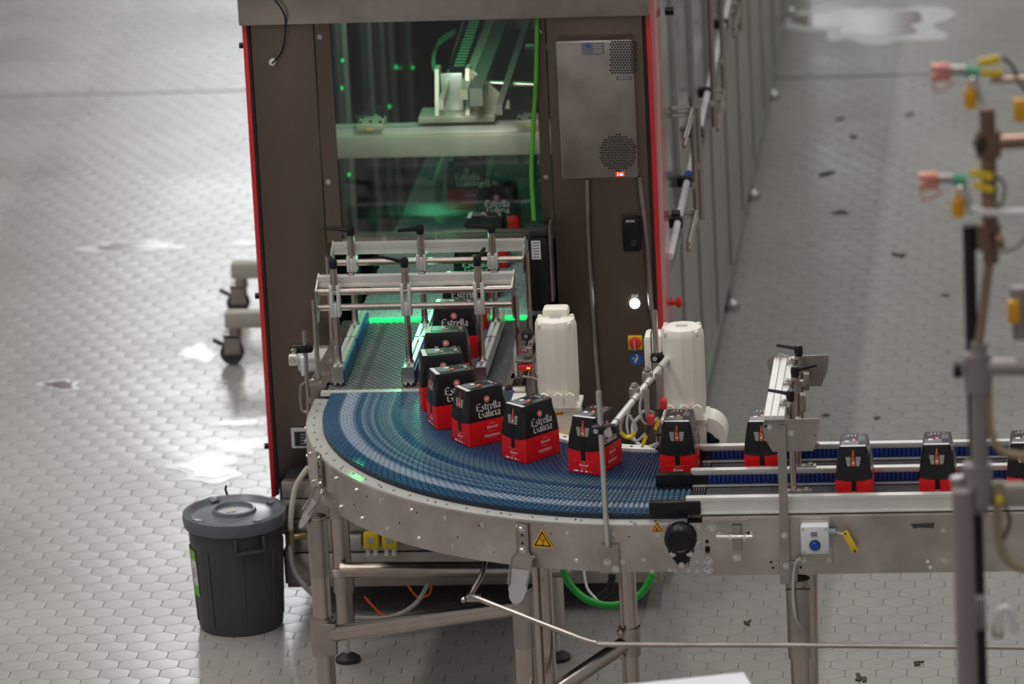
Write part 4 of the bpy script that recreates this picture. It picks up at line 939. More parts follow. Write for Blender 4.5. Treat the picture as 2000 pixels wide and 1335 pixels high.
pr.span((x0-.03, YB0+.002, zp-.02), (x0+.03, YBR-.002, zp-.002)); pr.build('profile', ALU, lb2)
for t in (.18, .52, .88):
    c = M(); c.box((x0+.028, YB0+(YBR-YB0)*t, zp+.010), (.03, .03, .014), None, .003); c = c.build('slot_nut', STEEL, lb2); bolt(c, (x0+.028, YB0+(YBR-YB0)*t, zp+.017), (0, 0, 1), .007)
for Yr, (xx, yy), an in ((YN+.05, (1544, 782), PI*.97), (YM+.02, (1553, 735), .12), (YFAR, (1560, 694), PI*.97)):
    p = YP(xx, yy, Yr); tpz = p.z
    M().cyl((p.x, Yr, tpz-.16), (p.x, Yr, tpz), .0145, 14).build('clamp_sleeve', PIPE, lb2)
    M().cyl((p.x, Yr, ZB+.066), (p.x, Yr, tpz-.02), .0115, 12).build('drop_post', PIPE, lb2)
    M().span((p.x+.012, Yr-.02, tpz-.12), (p.x+.034, Yr+.02, tpz-.06), .004).build('clamp_block', STEEL, lb2)
    M().span((p.x-.025, Yr-.014, ZB+.063), (p.x+.06, Yr+.014, ZB+.067)).build('foot_plate', STEEL, lb2)
    bolt(lb2, (p.x+.042, Yr, ZB+.067), (0, 0, 1), .008)
    lever(lb2, (p.x, Yr, tpz+.010), an, .075)
M().bar((x0+.02, YM+.02, zp+.004), (x0+.08, YM+.02, zp+.004), .02, .02).build('link_arm', STEEL, lb2)
# button box
p = on_f(1593, 1044); bb = thing('button_box', 'white control box with one blue push button on the conveyor frame', 'control box', p+V((0, -.03, -.05)))
M().span((p.x-.052, YSK-.006, p.z-.105), (p.x+.054, YSK-.001, p.z+.055)).build('back_plate', SKIRT, bb)
M().box((p.x, YSK-.033, p.z), (.094, .052, .098), None, .006).build('housing', WHITE, bb)
for dx in (-.038, .038):
    for dz in (-.040, .040): M().cyl((p.x+dx, YSK-.058, p.z+dz), (p.x+dx, YSK-.0605, p.z+dz), .0045, 10).build('corner_screw', LABEL, bb)
M().lathe([(.0185, 0), (.0185, .006), (.015, .006)], (p.x, YSK-.059, p.z-.016), 20, (0, -1, 0)).build('button_bezel', RUBB, bb)
M().lathe([(.0145, 0), (.0145, .009), (.011, .012)], (p.x, YSK-.063, p.z-.016), 20, (0, -1, 0)).build('blue_button', BLUEB, bb)
q = M(); q.box((p.x-.002, YSK-.0595, p.z+.022), (.024, .001, .018)); q = q.build('legend_plate', LABEL, bb); k = M()
for i in range(2): quad(k, V((p.x-.002, YSK-.0605, p.z+.026-.008*i)), V((1, 0, 0)), V((0, 0, 1)), .018, .003)
k.build('legend_lines', RUBB, q)
M().cyl((p.x+.047, YSK-.03, p.z+.018), (p.x+.068, YSK-.03, p.z+.018), .013, 12).build('cable_gland', mat('gland_grey', (.25, .28, .30), .5, 0, 9, .05), bb)
M().tube([(p.x+.066, YSK-.03, p.z+.018), (p.x+.09, YSK-.034, p.z+.012), (p.x+.11, YSK-.030, p.z-.005), (p.x+.10, YSK-.004, p.z-.03)], .004, 6, True, 5).build('cable', GREYC, bb)
for dx in (-.042, .042): bolt(bb, (p.x+dx, YSK-.006, p.z-.086), (0, -1, 0), .007)
a, b = on_f(1650, 1031), on_f(1672, 1072); tg = M(); tg.bar(a+V((0, -.036, 0)), b+V((0, -.030, 0)), .022, .004, (0, -1, 0), .001); t_ = tg.build('yellow_cable_tag', YEL, bb)
for t in (.08, .92): q = a.lerp(b, t); M().cyl(q+V((0, -.034, 0)), q+V((0, -.040, 0)), .004, 8).build('tag_hole', RUBB, t_)
tg = M(); tg.tube([on_f(1565, 1085)+V((0, -.02, 0)), on_f(1553, 1100)+V((0, -.025, 0)), on_f(1550, 1150)+V((0, -.035, 0)), on_f(1556, 1200)+V((0, -.04, 0)), on_f(1572, 1234)+V((0, .0, 0))], .0055, 8, True, 6)
tag(tg.build('grey_cable', GREYC), 'thin grey cable running down the front of the straight conveyor leg', 'cable')

# ------------------------------------------------------------------ cream gear motors
def gearmotor(lab, px_, Yc, x0, x1, ytop, ybot, right):
    a = YP(x0, (ytop+ybot)/2, Yc); b = YP(x1, (ytop+ybot)/2, Yc); xc = (a.x+b.x)/2; r = (b.x-a.x)/2
    zt = YP(px_, ytop, Yc).z; zb = YP(px_, ybot, Yc).z
    g = thing('gear_motor', lab, 'motor', (xc, Yc, zb), 'cream gear motors')
    n = 20; P = []; zm = zb+(zt-zb)*.30
    body = M(); prof = [(r*.93, zm-.01), (r*.98, zm+.03), (r, zm+.05), (r, zt-.035), (r*.98, zt-.02), (r*.90, zt-.006), (r*.5, zt)]
    body.lathe([(q[0], q[1]-zb) for q in prof], (xc, Yc, zb), 12); body = body.build('motor_body', CREAM, g, 25)
    for s in (-1, 1):
        M().lathe([(.010, 0), (.010, .014), (.007, .022)], (xc+s*r*.76, Yc+.03*s*0+.02, zt-.020), 12).build('lifting_lug', CREAM, body)
        M().lathe([(.008, 0), (.008, .010), (.005, .014)], (xc+s*r*.70, Yc-.045, zt-.022), 10).build('lifting_lug', CREAM, body)
    
    q = M(); q.box((xc, Yc-.01, zt+.0006), (.040, .026, .001)); q.build('rating_plate', LABEL, body)
    gb = M(); gb.span((xc-r*1.0, Yc-r*.95, zb), (xc+r*1.0, Yc+r*.95, zm-.016), .014); gb.span((xc-r*1.08, Yc-r*1.0, zm-.022), (xc+r*1.08, Yc+r*1.0, zm-.004), .004); gb = gb.build('gearbox', CREAM, g)
    for s in (-1, 1): bolt(gb, (xc+s*r*.85, Yc-r*.8, zm-.004), (0, 0, 1), .008, CREAM)
    for dx in (-.62, .05, .62): M().prism([(-.022, 0), (.022, 0), (.016, .045), (0, .055), (-.016, .045)], (xc+dx*r+.0, Yc-r*.93, zm-.004), (1, 0, 0), (0, 0, 1), .02).build('flange_web', CREAM, gb)
    if right:
        M().span((xc-r*1.75, Yc-.03, zm+.12), (xc-r*.92, Yc+.07, zt-.03), .014).build('terminal_box', CREAM, g)
        M().span((xc-r*1.42, Yc-.034, zm+.11), (xc-r*1.38, Yc+.074, zt-.02)).build('box_seam', BLACK, g)
        oh = M(); oh.cyl((xc+r*.95, Yc-.05, zb+.055), (xc+r*.95, Yc+.07, zb+.055), .072, 26); oh = oh.build('output_housing', CREAM, gb)
        M().lathe([(.044, 0), (.044, .004), (.03, .004)], (xc+r*.85, Yc-.0505, zb+.035), 24, (0, -1, 0)).build('dark_bore', BLACK, oh)
        M().box((xc+r*1.30, Yc-.052, zb+.045), (.035, .010, .025), Matrix.Rotation(.6, 3, 'Y'), .003).build('clamp_plate', BLACK, oh)
    else:
        M().span((xc-r*.62, Yc+.0, zt-.01), (xc+r*.62, Yc+.07, zt+.028), .012).build('terminal_box', CREAM, g)
        c = YP(1090, 803, Yc-r*.96); warn(gb, V((c.x, Yc-r*.955, c.z)), (0, -1, 0), .042, 'yellow warning triangle', [])
    return g
Y1 = Z(1092, 838, ZB-.01).y+.06
gearmotor('left cream gear motor with a yellow warning triangle, behind the curve packs', 1090, Y1, 1049, 1131, 618, 850, False)
Y2 = YFAR+.17
gearmotor('right cream gear motor with side terminal box, behind the far lane rail', 1335, Y2, 1294, 1379, 634, 876, True)
mp = M(); a = Z(1030, 840, ZB-.02); b = Z(1140, 865, ZB-.02); mp.span((Z(1045, 850, ZB-.03).x, Y1-.13, ZB-.045), (Z(1136, 850, ZB-.03).x, Y1+.09, ZB-.03)); mp = tag(mp.build('motor_plate', STEEL), 'grey steel mounting plate under the left cream gear motor', 'plate')
q = M(); c = Z(1102, 850, ZB-.03); disc(q, V((c.x, c.y, ZB-.028)), V((1, 0, 0)), V((0, 1, 0)), .035, 16); q.build('yellow_marking', YEL, mp)
mp2 = M(); mp2.span((-.16, Y2-.10, ZB-.06), (.30, Y2+.10, ZB-.04)); tag(mp2.build('motor_plate', STEEL), 'steel bracket plate carrying the right cream gear motor', 'plate')

# ------------------------------------------------------------------ rods with clamps and sensors
def xclamp(parent, c, d1, d2, lab=None):
    """black plastic cross clamp"""
    d = V(d1).normalized(); m = M(); c = V(c)
    m.bar(c-d*.044, c+d*.044, .036, .034, (0, 0, 1), .012); o = m.build('cross_clamp', BLACK, parent)
    bolt(o, c-d*.027+V((0, -.017, 0)), (0, -1, 0), .006); return o
YR = YSK-.028
rp0 = YP(1187, 1068, YR); rp1 = YP(1169, 764, YR); pc = YP(1173, 838, YR)
pd = Z(1283, 880, ZB); YR2 = pd.y+.0
q0 = YP(1286, 862, YR2); q1 = YP(1279, 606, YR2); qc = YP(1288, 697, YR2)
ss = thing('sensor_bar', 'slanting steel bar with two red sensors clamped between two upright rods', 'sensor stand', rp0)
xr = (rp0.x+rp1.x)/2
M().cyl((rp0.x, YR, rp0.z-.01), (rp1.x, YR, rp1.z), .0095, 12).build('front_rod', CHROME, ss)
M().cyl((q0.x, YR2, ZB-.08), (q1.x, YR2, q1.z), .0095, 12).build('rear_rod', PIPE, ss)
bk = M(); bk.span((rp0.x-.03, YSK-.006, rp0.z-.10), (rp0.x+.035, YSK-.001, rp0.z+.0), .002)
bk.poly3([(rp0.x-.022, YSK-.006, rp0.z-.0), (rp0.x+.026, YSK-.006, rp0.z-.0), (rp0.x+.036, YSK-.05, rp0.z+.004), (rp0.x-.034, YSK-.05, rp0.z+.004)], .004)
bk.poly3([(rp0.x-.034, YSK-.05, rp0.z+.004), (rp0.x+.026, YSK-.05, rp0.z+.004), (rp0.x+.026, YSK-.054, rp0.z-.022), (rp0.x-.034, YSK-.054, rp0.z-.022)], .003); bk = bk.build('rod_bracket', STEEL, ss)
for dx, dz in ((-.006, -.06), (.022, -.085)): bolt(bk, (rp0.x+dx, YSK-.006, rp0.z+dz), (0, -1, 0), .009)
c1 = V((pc.x, YR, pc.z)); c2 = V((qc.x, YR2, qc.z))
xclamp(ss, c1+V((.012, 0, 0)), (1, .1, 0), 0); xclamp(ss, c2+V((.012, 0, 0)), (1, .1, 0), 0)
d = (c2-c1); s0 = c1+V((.028, -.02, 0)); s1 = c2+V((.028, -.02, 0))
M().cyl(s0, s1, .0115, 12).build('cross_bar', ALU, ss); M().cyl(s0+V((0, -.02, 0)), s0, .014, 12).build('bar_end', CHROME, ss)
for t in (.50, .72):
    c = s0.lerp(s1, t); k = M(); k.box(c+V((-.012, 0, .006)), (.036, .036, .042), None, .006); k = k.build('sensor_clamp', STEEL, ss)
    bolt(k, c+V((-.012, 0, .030)), (0, 0, 1), .010)
    M().prism([(-.006, .02), (.018, .02), (.016, -.085), (.004, -.085)], c+V((.02, -.01, 0)), (1, 0, 0), (0, 0, 1), .004).build('sensor_arm', STEEL, ss)
    w = c+V((.040, -.02, -.085)); M().box(w, (.024, .03, .034), None, .003).build('red_sensor', PINKR, ss)
    M().cyl(w+V((-.006, -.006, -.016)), w+V((-.016, -.012, -.042)), .009, 10).build('sensor_plug', RUBB, ss)
    M().tube([w+V((-.016, -.012, -.042)), w+V((-.05, -.016, -.07)), w+V((-.075, -.015, -.05)), w+V((-.08, 0, 0)), c+V((-.02, 0, -.015))], .0045, 8, True, 6).build('sensor_cable', GREYC, ss)
    M().bar(w+V((-.016, -.02, -.05)), w+V((-.03, -.022, -.085)), .012, .004, (0, -1, 0)).build('yellow_tag', YEL, ss)
w = s0.lerp(s1, .25)
M().tube([w+V((0, 0, -.01)), w+V((-.012, 0, -.06)), w+V((.015, 0, -.09)), w+V((.04, 0, -.06)), w+V((.02, 0, -.01))], .005, 8, True, 6).build('looped_cable', GREYC, ss)
M().tube([w+V((-.012, 0, -.068)), w+V((.004, 0, -.086)), w+V((.024, 0, -.084)), w+V((.036, 0, -.068))], .007, 8, True, 4).build('yellow_sleeve', YEL, ss)
w = s0.lerp(s1, .60)+V((0, 0, -.10))
M().tube([YP(1250, 812, YR2+.1), YP(1236, 830, YR2+.1), YP(1240, 860, YR2+.08), YP(1262, 872, YR2+.05), YP(1284, 866, YR2-.014)], .006, 8, True, 6).build('looped_cable', mat('clear_tube', (.50, .52, .54), .3, 0, 9, .05), ss)
M().tube([YP(1252, 806, YR2-.1), YP(1262, 802, YR2-.06), YP(1276, 806, YR2-.02)], .006, 8, True, 5).build('looped_cable', GREYC, ss)
for t in (.12, .40, .62, .86):
    c = s0.lerp(s1, t); u_, w_, d_ = basis(s1-s0); M().lathe([(.0125, -.003), (.0125, .003)], c, 12, d_).build('cable_tie', RUBB, ss)
for z in (.12, .30, .02): M().lathe([(.0125, -.003), (.0125, .003)], (q0.x+(q1.x-q0.x)*z, YR2, ZB+z*.5), 12).build('cable_tie', RUBB, ss)

# reflex sensor left and right of the transfer strip
YLs = YT-.05
lr = thing('reflector_stand', 'small rod stand with black clamp and reflector left of the curve start', 'sensor stand', YP(603, 790, YLs))
a = YP(594, 646, YLs); b = YP(604, 830, YLs); M().cyl((b.x, YLs, b.z), (a.x, YLs, a.z), .0085, 10).build('rod', PIPE, lr)
c = YP(588, 680, YLs); xclamp(lr, c, (1, .1, 0), 0); M().cyl(c+V((-.018, -.01, 0)), c+V((-.02, -.06, -.005)), .010, 10).build('bar_stub', CHROME, lr)
k = M(); k.box(c+V((-.022, -.055, -.025)), (.032, .03, .04), None, .005); k = k.build('swivel_block', ALU, lr); bolt(k, c+V((-.022, -.07, -.025)), (0, -1, 0), .010)
M().box(c+V((.010, -.05, -.05)), (.012, .03, .07), None, .003).build('reflector', WHITE, lr)
M().tube([YP(613, 742, YLs), YP(588, 752, YLs), YP(590, 800, YLs), YP(602, 802, YLs)], .006, 8, True, 2).build('bent_bracket', STEEL, lr)
np_ = M(); p = YP(588, 853, YT+.3); np_.box((p.x, YF-.008, YP(588, 853, YF).z), (.072, .004, .080)); npo = np_.build('name_plate', ALU, pm)
k = M(); pz = YP(588, 853, YF).z; px0 = YP(588, 853, YF).x
npo.location.x += px0-p.x; quad(k, V((px0+.004, YF-.0108, pz-.004)), V((1, 0, 0)), V((0, 0, 1)), .056, .058); k.build('plate_field', RUBB, npo)
k = M()
for i in range(4): quad(k, V((px0+.014, YF-.0115, pz+.014-.012*i)), V((1, 0, 0)), V((0, 0, 1)), .03, .0035)
k.build('plate_lines', LABEL, npo)
YRs = YT+.06
rr_ = thing('photo_sensor', 'red lit photo sensor on a small bracket left of the first cream motor', 'sensor', YP(1030, 790, YRs))
a = YP(1033, 622, YRs+.05); b = YP(1042, 790, YRs+.05); M().cyl((b.x, YRs+.05, b.z), (a.x, YRs+.05, a.z), .0085, 10).build('rod', PIPE, rr_)
c = YP(1042, 654, YRs+.03); xclamp(rr_, c, (1, .1, 0), 0); M().cyl(c+V((.008, 0, 0)), c+V((-.004, -.10, -.008)), .010, 10).build('bar_stub', PIPE, rr_)
w = YP(1031, 700, YRs-.07); M().box(w+V((0, 0, .03)), (.034, .034, .03), None, .004).build('swivel_block', STEEL, rr_)
bolt(rr_, w+V((-.010, -.02, .034)), (0, -1, 0), .010)
M().box(w+V((-.012, 0, .0)), (.062, .07, .008), None, .002).build('sensor_cover', STEEL, rr_)
sb = YP(1027, 716, YRs-.09); sn = M().box(sb, (.050, .040, .022), None, .004).build('sensor_body', PINKR, rr_)
for dx in (.008, .014): M().box(sb+V((dx, -.0205, .001)), (.004, .002, .004)).build('status_lamp', LEDA, sn)
M().tube([w+V((.03, 0, .01)), w+V((.07, 0, .0)), w+V((.085, 0, -.03)), w+V((.06, 0, -.075)), w+V((.03, 0, -.06)), w+V((.025, 0, -.02))], .004, 8, True, 6).build('looped_cable', GREYC, rr_)
M().bar(w+V((.03, -.01, .012)), w+V((.085, -.01, .0)), .010, .012, (0, 0, 1), .002).build('yellow_tag', YEL, rr_)
M().tube([YP(1020, 735, YRs), YP(1058, 744, YRs), YP(1062, 765, YRs), YP(1064, 790, YRs)], .006, 8, True, 2).build('bent_bracket', STEEL, rr_)
M().prism([(0, 0), (.012, .02), (.012, .17), (0, .12)], YP(1006, 745, YRs+.08), (1, 0, 0), (0, 0, 1), .003).build('white_flag', WHITE, rr_)
dr = M(); a = YP(1008, 765, YT+.02); dr.cyl((a.x-.01, YT+.02, a.z), (a.x+.035, YT+.02, a.z), .022, 20); tag(dr.build('end_roller', STEEL), 'shiny end roller at the right end of the transfer strip', 'roller')

# ------------------------------------------------------------------ things on the floor
# grey lidded bin
f = Z(472, 1217, 0); bx, by = f.x, f.y
bn = thing('waste_bin', 'dark grey round plastic bin with flat lid on the tiled floor', 'bin', (bx, by, 0))
rb, rt, hb_ = .160, .180, .415
M().lathe([(rb*.97, 0), (rb, .012), (rt-.002, hb_-.03), (rt, hb_)], (bx, by, .001), 48).build('bin_body', BIN, bn, 30)
for a_ in range(8):
    aa = a_*PI/4+.25; d = dirz(aa); M().bar(V((bx, by, .03))+d*(rb+.001), V((bx, by, hb_-.08))+d*(rt-.004), .012, .008, d, .003).build('body_rib', BIN, bn)
for aa in (-1.15, -1.15+PI):
    d = dirz(aa); t = V((-d.y, d.x, 0)); c = V((bx, by, hb_-.055))+d*(rt+.006)
    h = M(); R3 = Matrix((t, d, V((0, 0, 1)))).transposed(); h.box(c+V((0, 0, -.02)), (.118, .026, .012), R3, .004)
    for s in (-1, 1): h.box(c+t*s*.055+V((0, 0, .008)), (.012, .026, .062), R3, .004)
    h.build('bin_handle', BIN, bn)
ld = M(); ld.lathe([(rt+.004, -.045), (rt+.014, -.040), (rt+.018, -.010), (rt+.015, .008), (rt-.004, .012), (rt-.012, .004), (.155, -.004), (.085, .004), (.080, .016), (.072, .018), (.066, .008), (0, .008)], (bx, by, hb_+.03), 56)
ld = ld.build('bin_lid', LID, bn, 30)
for aa in (.7, 2.2, 3.9, 5.35):
    d = dirz(aa); M().bar(V((bx, by, hb_+.032))+d*.15, V((bx, by, hb_+.041))+d*(rt+.008), .035, .010, (0, 0, 1), .004).build('lid_notch', LID, ld)
q = M(); q.box((bx-.012, by-.01, hb_+.0392), (.035, .028, .001), Matrix.Rotation(.3, 3, 'Z')); q.build('paper_scrap', mat('paper', (.50, .46, .40), .6, 0, 30, .1), ld)
M().tube([V((bx-.05, by+rt, hb_+.03)), V((bx-.06, by+rt+.01, hb_+.06)), V((bx-.055, by+rt+.005, hb_+.075))], .005, 6, True).build('lid_hook', RUBB, ld)
# label with green bands wrapped on the bin side
for z0, z1, mt, nm in ((.285, .325, GRNT, 'label_band'), (.185, .285, PWHT, 'label_field'), (.140, .185, GRNT, 'label_band')):
    m = M(); vs = []; a0, a1 = PI*1.00, PI*1.20
    for i in range(9):
        for z in (z0, z1): rr0 = rb+(rt-rb)*(z-.012)/(hb_-.042)+.0015; aa = a0+(a1-a0)*i/8; vs.append(V((bx, by, z))+dirz(aa)*rr0)
    m.add(vs, [[i*2, i*2+2, i*2+3, i*2+1] for i in range(8)]); lo = m.build(nm, mt, bn)
    if nm == 'label_field':
        aa = PI*1.155; d = dirz(aa); tt = V((-d.y, d.x, 0)); c = V((bx, by, .235))+d*(rb+(rt-rb)*.55+.0035); k = M()
        k.add([c+tt*x+V((0, 0, y)) for st in stroke([(.010*math.cos(t*PI/6), .019*math.sin(t*PI/6)) for t in range(13)], .0016) for x, y in st], [[i*4+j for j in range(4)] for i in range(12)]); k.build('label_letter', RUBB, lo)
# trolley with casters
ta = Z(467, 612, 0); tb = Z(455, 710, 0)
tr = thing('trolley', 'pale trolley legs on black swivel casters left of the machine', 'trolley', (-1.95, (ta.y+tb.y)/2, 0))
TRM = mat('trolley_paint', (.46, .44, .38), .45, 0, 9, .05)
for f in (ta, tb):
    bm_ = M(); bm_.span((f.x-.02, f.y-.035, .17), (-1.66, f.y+.035, .24), .004); bm_.build('leg_beam', TRM, tr)
    cs = M(); cs.cyl((f.x+.02, f.y, .13), (f.x+.02, f.y, .17), .028, 14); cs.span((f.x-.03, f.y-.030, .05), (f.x+.04, f.y-.024, .14), .002); cs.span((f.x-.03, f.y+.024, .05), (f.x+.04, f.y+.030, .14), .002); cs.span((f.x-.03, f.y-.03, .125), (f.x+.04, f.y+.03, .135)); cs = cs.build('caster_fork', STEEL, tr)
    M().cyl((f.x, f.y-.018, .0525), (f.x, f.y+.018, .0525), .0515, 22).build('wheel', mat('caster_grey', (.05, .05, .055), .5, 0, 9, .1), cs)
    M().box((f.x-.06, f.y, .10), (.05, .03, .012), Matrix.Rotation(.5, 3, 'Y'), .003).build('brake_pedal', RUBB, cs)
M().span((-1.76, ta.y-.04, .24), (-1.69, ta.y+.04, 1.1), .004).build('trolley_post', TRM, tr)
M().span((-1.76, tb.y+.04, .17), (-1.70, ta.y-.04, .24), .004).build('spine_beam', TRM, tr)
# puddles of spilt water on the tiles
WATER = bpy.data.materials.new('spilt_water'); WATER.use_nodes = True
b = WATER.node_tree.nodes['Principled BSDF']; b.inputs['Base Color'].default_value = (.20, .165, .145, 1); b.inputs['Roughness'].default_value = .16; b.inputs['Specular IOR Level'].default_value = .5
FOAM = mat('wet_rim', (.62, .62, .62), .26, 0, 18, .08)
def puddle(lab, c, rx, ry, seed, rim=1.25):
    rnd = random.Random(seed); c = Z(*c, 0); ph = [rnd.uniform(0, 6.28) for _ in range(5)]; n = 44
    def rad(a, k): return 1+.22*math.sin(2*a+ph[0])+.16*math.sin(3*a+ph[1])+.12*math.sin(5*a+ph[2])+.08*math.sin(9*a+ph[3])*k
    pd = M(); P = [V((c.x+rx*rad(2*PI*i/n, 1)*math.cos(2*PI*i/n), c.y+ry*rad(2*PI*i/n, 1)*math.sin(2*PI*i/n), 0)) for i in range(n)]
    pd.add([p+V((0, 0, .0035)) for p in P]+[V((c.x, c.y, .004))], [[i, (i+1) % n, n] for i in range(n)]); o = tag(pd.build('puddle', WATER), lab, 'puddle', 'puddles on the tiles')
    Q = [c+(p-c)*(rim+.10*math.sin(7*i*2*PI/n+ph[4])+.10*rnd.random()) for i, p in enumerate(P)]
    q = M(); q.add([V((p.x, p.y, .0015)) for p in Q]+[V((c.x, c.y, .003))], [[i, (i+1) % n, n] for i in range(n)]); q.build('foam_rim', FOAM, o)
for lab, c, rx, ry, sd in (('long thin puddle with white rim far left behind the casters', (262, 481), .13, .08, 3), ('puddle at the foot of the red panel nearest the bin', (405, 912), .10, .12, 5), ('puddle with bright rim right beside the lower red panel', (470, 872), .07, .09, 8), ('faint puddle in front of the nearer caster', (385, 690), .05, .09, 11), ('small puddle below the faint caster puddle', (475, 825), .07, .05, 14), ('small pale puddle on the far left tiles', (118, 752), .06, .05, 17), ('small puddle touching the red panel above the casters', (492, 474), .05, .05, 21), ('puddle at the top of the right aisle, right of the machine feet', (1690, 45), .28, .32, 25)):
    puddle(lab, c, rx, ry, sd, 1.45)
# crumbs of dirt on the right aisle
for i, (x, y, s, lab) in enumerate(((1612, 338, .030, 'largest leafy scrap of dirt high on the right aisle'), (1638, 418, .028, 'dark scrap of dirt halfway down the right aisle'), (1755, 497, .022, 'dark scrap of dirt right of the shadow edge'), (1668, 268, .014, 'small scrap above the leafy scrap'), (1640, 233, .014, 'highest small scrap on the right aisle'), (1778, 225, .014, 'small scrap on the bright strip of the aisle'), (1846, 578, .012, 'small scrap left of the blurred pole'), (1717, 817, .012, 'scrap just above the far lane rail'), (1610, 810, .012, 'scrap right of the steel bridge plate'), (1680, 1323, .020, 'scrap at the bottom edge right of the conveyor leg'), (1790, 1297, .012, 'scrap low down left of the blurred strap'), (1462, 1217, .012, 'scrap on the tiles left of the conveyor leg'))):
    c = Z(x, y, 0); rnd = random.Random(i); q = M()
    for _ in range(3):
        a = rnd.uniform(0, 6.28); o = c+V((rnd.uniform(-s, s), rnd.uniform(-s, s)*1.5, .004)); q.box(o, (s*rnd.uniform(.5, 1), s*rnd.uniform(1.5, 3), .006), Matrix.Rotation(a, 3, 'Z'), .002)
    tag(q.build('dirt_scrap', mat('dirt_%d' % i, (.05, .05, .02), .7, 0, 30, .3)), lab, 'scrap', 'scraps of dirt on the aisle')
# hoses and valves under the conveyor
hz = M(); hz.tube([YP(1100, 1110, -.5), YP(1112, 1140, -.52), YP(1150, 1172, -.55), YP(1200, 1181, -.55), YP(1250, 1160, -.52), YP(1276, 1120, -.5)], .013, 10, True, 6)
tag(hz.build('green_hose', GRNH), 'thick green hose hanging in a loop under the curved conveyor', 'hose')
hz = M(); hz.tube([YP(602, 912, YBS-.05), YP(578, 950, YBS-.05), YP(568, 1010, YBS-.05), YP(568, 1040, YBS-.04)], .011, 10, True, 6); hw = tag(hz.build('white_hose', mat('milky_hose', (.62, .60, .50), .4, 0, 9, .05)), 'milky white hose with brass fitting beside the lower left leg', 'hose')
M().tube([YP(568, 1040, YBS-.04), YP(570, 1100, YBS-.05), YP(592, 1140, YBS-.06), YP(612, 1160, YBS-.05)], .010, 10, True, 6).build('lower_hose', GREYC, hw)
fb = M(); a = YP(568, 1030, YBS-.04); b = YP(569, 1078, YBS-.04); fb.cyl(a, b, .014, 10); fb.cyl(a.lerp(b, .4), a.lerp(b, .4)+V((.055, .02, 0)), .012, 10); fb.build('brass_fitting', mat('brass_dull', (.40, .32, .20), .35, .9, 9, .1), hw)
for pts, lab in (([(688, 1120), (690, 1150), (682, 1180)], 'orange cable left of the yellow valves under the curve'), ([(712, 1165), (740, 1195), (752, 1202)], 'orange cable with black plug on the floor under the curve'), ([(795, 1140), (815, 1165), (838, 1160), (843, 1140)], 'orange cable looping below the base panel')):
    q = M(); q.tube([YP(x, y, .35) for x, y in pts], .0045, 8, True, 6); tag(q.build('orange_cable', ORNG), lab, 'cable')
q = M(); q.tube([YP(836, 1140, .30), YP(810, 1180, .28), YP(760, 1205, .25), YP(690, 1206, .2)], .009, 8, True, 6); tag(q.build('grey_hose', GREYC), 'grey hose sagging under the machine base behind the legs', 'hose')
q = M(); q.tube([YP(1140, 1112, -.3), YP(1148, 1150, -.32), YP(1175, 1178, -.34)], .005, 8, True, 5); tag(q.build('white_cable', WPIPE), 'thin white cable inside the loop of the green hose', 'cable')
q = M(); q.tube([YP(1196, 1120, -.9), YP(1190, 1150, -.9), YP(1170, 1165, -.88)], .014, 10, True, 5); tag(q.build('black_hose', RUBB), 'short black hose behind the tall rod bracket', 'hose')
vb = thing('valve_block', 'two yellow pneumatic valves with grey block under the curved conveyor', 'valve', YP(735, 1085, YBS-.03))
for x in (726, 762):
    p = YP(x, 1052, YBS-.03); k = M(); k.box(p, (.058, .06, .062), None, .006); k = k.build('yellow_valve', YEL, vb)
    M().box(p+V((0, -.031, .004)), (.024, .003, .024)).build('valve_window', LABEL, k)
    for dx in (-.014, .014): M().cyl(p+V((dx, -.01, -.031)), p+V((dx, -.01, -.062)), .010, 10).build('hose_barb', WHITE, k)
p = YP(691, 1057, YBS-.03); M().box(p, (.062, .06, .052), None, .005).build('grey_block', GREYC, vb)
M().span(YP(664, 1030, YBS-.03), YP(785, 1022, YBS)+V((0, 0, 0))).build('mount_strip', STEEL, vb)

# ------------------------------------------------------------------ blurred things in the foreground
YQ = -5.6
def Q(x, y, dy=0): return YP(x, y, YQ+dy)
fs = thing('sensor_mast', 'out of focus steel mast with clamps and sensors at the right edge', 'sensor stand', V((Q(1905, 700).x, YQ, 0)))
a = Q(1892, 440, .06); M().cyl((Q(1917, 1300, .06).x, YQ+.06, 0), (a.x, YQ+.06, a.z), .017, 12).build('dark_mast', mat('dark_mast', (.05, .035, .045), .3, .7, 9, .1), fs)
a = Q(1880, 945); M().cyl((Q(1890, 1335).x, YQ-.05, 0), (a.x, YQ-.05, a.z), .028, 14).build('grey_post', mat('mauve_post', (.33, .28, .29), .45, .4, 9, .05), fs)
mm_ = mat('clamp_grey', (.36, .33, .32), .4, .6, 9, .08)
a, b = Q(1912, 668), Q(1915, 1000); M().cyl(a, b, .022, 14).build('upper_tube', mm_, fs)
for y0, y1, w in ((690, 762, .036), (905, 985, .040)): M().cyl(Q(1909, y0), Q(1910, y1), w, 14).build('tube_clamp', mm_, fs)
M().cyl(Q(1880, 722), Q(1862, 722), .022, 12).build('clamp_knob', BLACK, fs)
M().cyl(Q(1925, 716), Q(2060, 716), .024, 14).build('side_arm', mm_, fs)
M().cyl(Q(1870, 930), Q(1880, 990), .020, 12).build('clamp_knob', mm_, fs)
a, b = Q(1928, 212, .05), Q(1936, 512, .05); M().cyl(a, b, .021, 14).build('brown_tube', BRONZE, fs)
for y0, y1 in ((255, 305), (435, 485)): M().cyl(Q(1930, y0, .05), Q(1931, y1, .05), .034, 14).build('tube_clamp', BRONZE, fs)
M().cyl(Q(1940, 278, .05), Q(2060, 272, .05), .020, 12).build('brown_arm', BRONZE, fs)
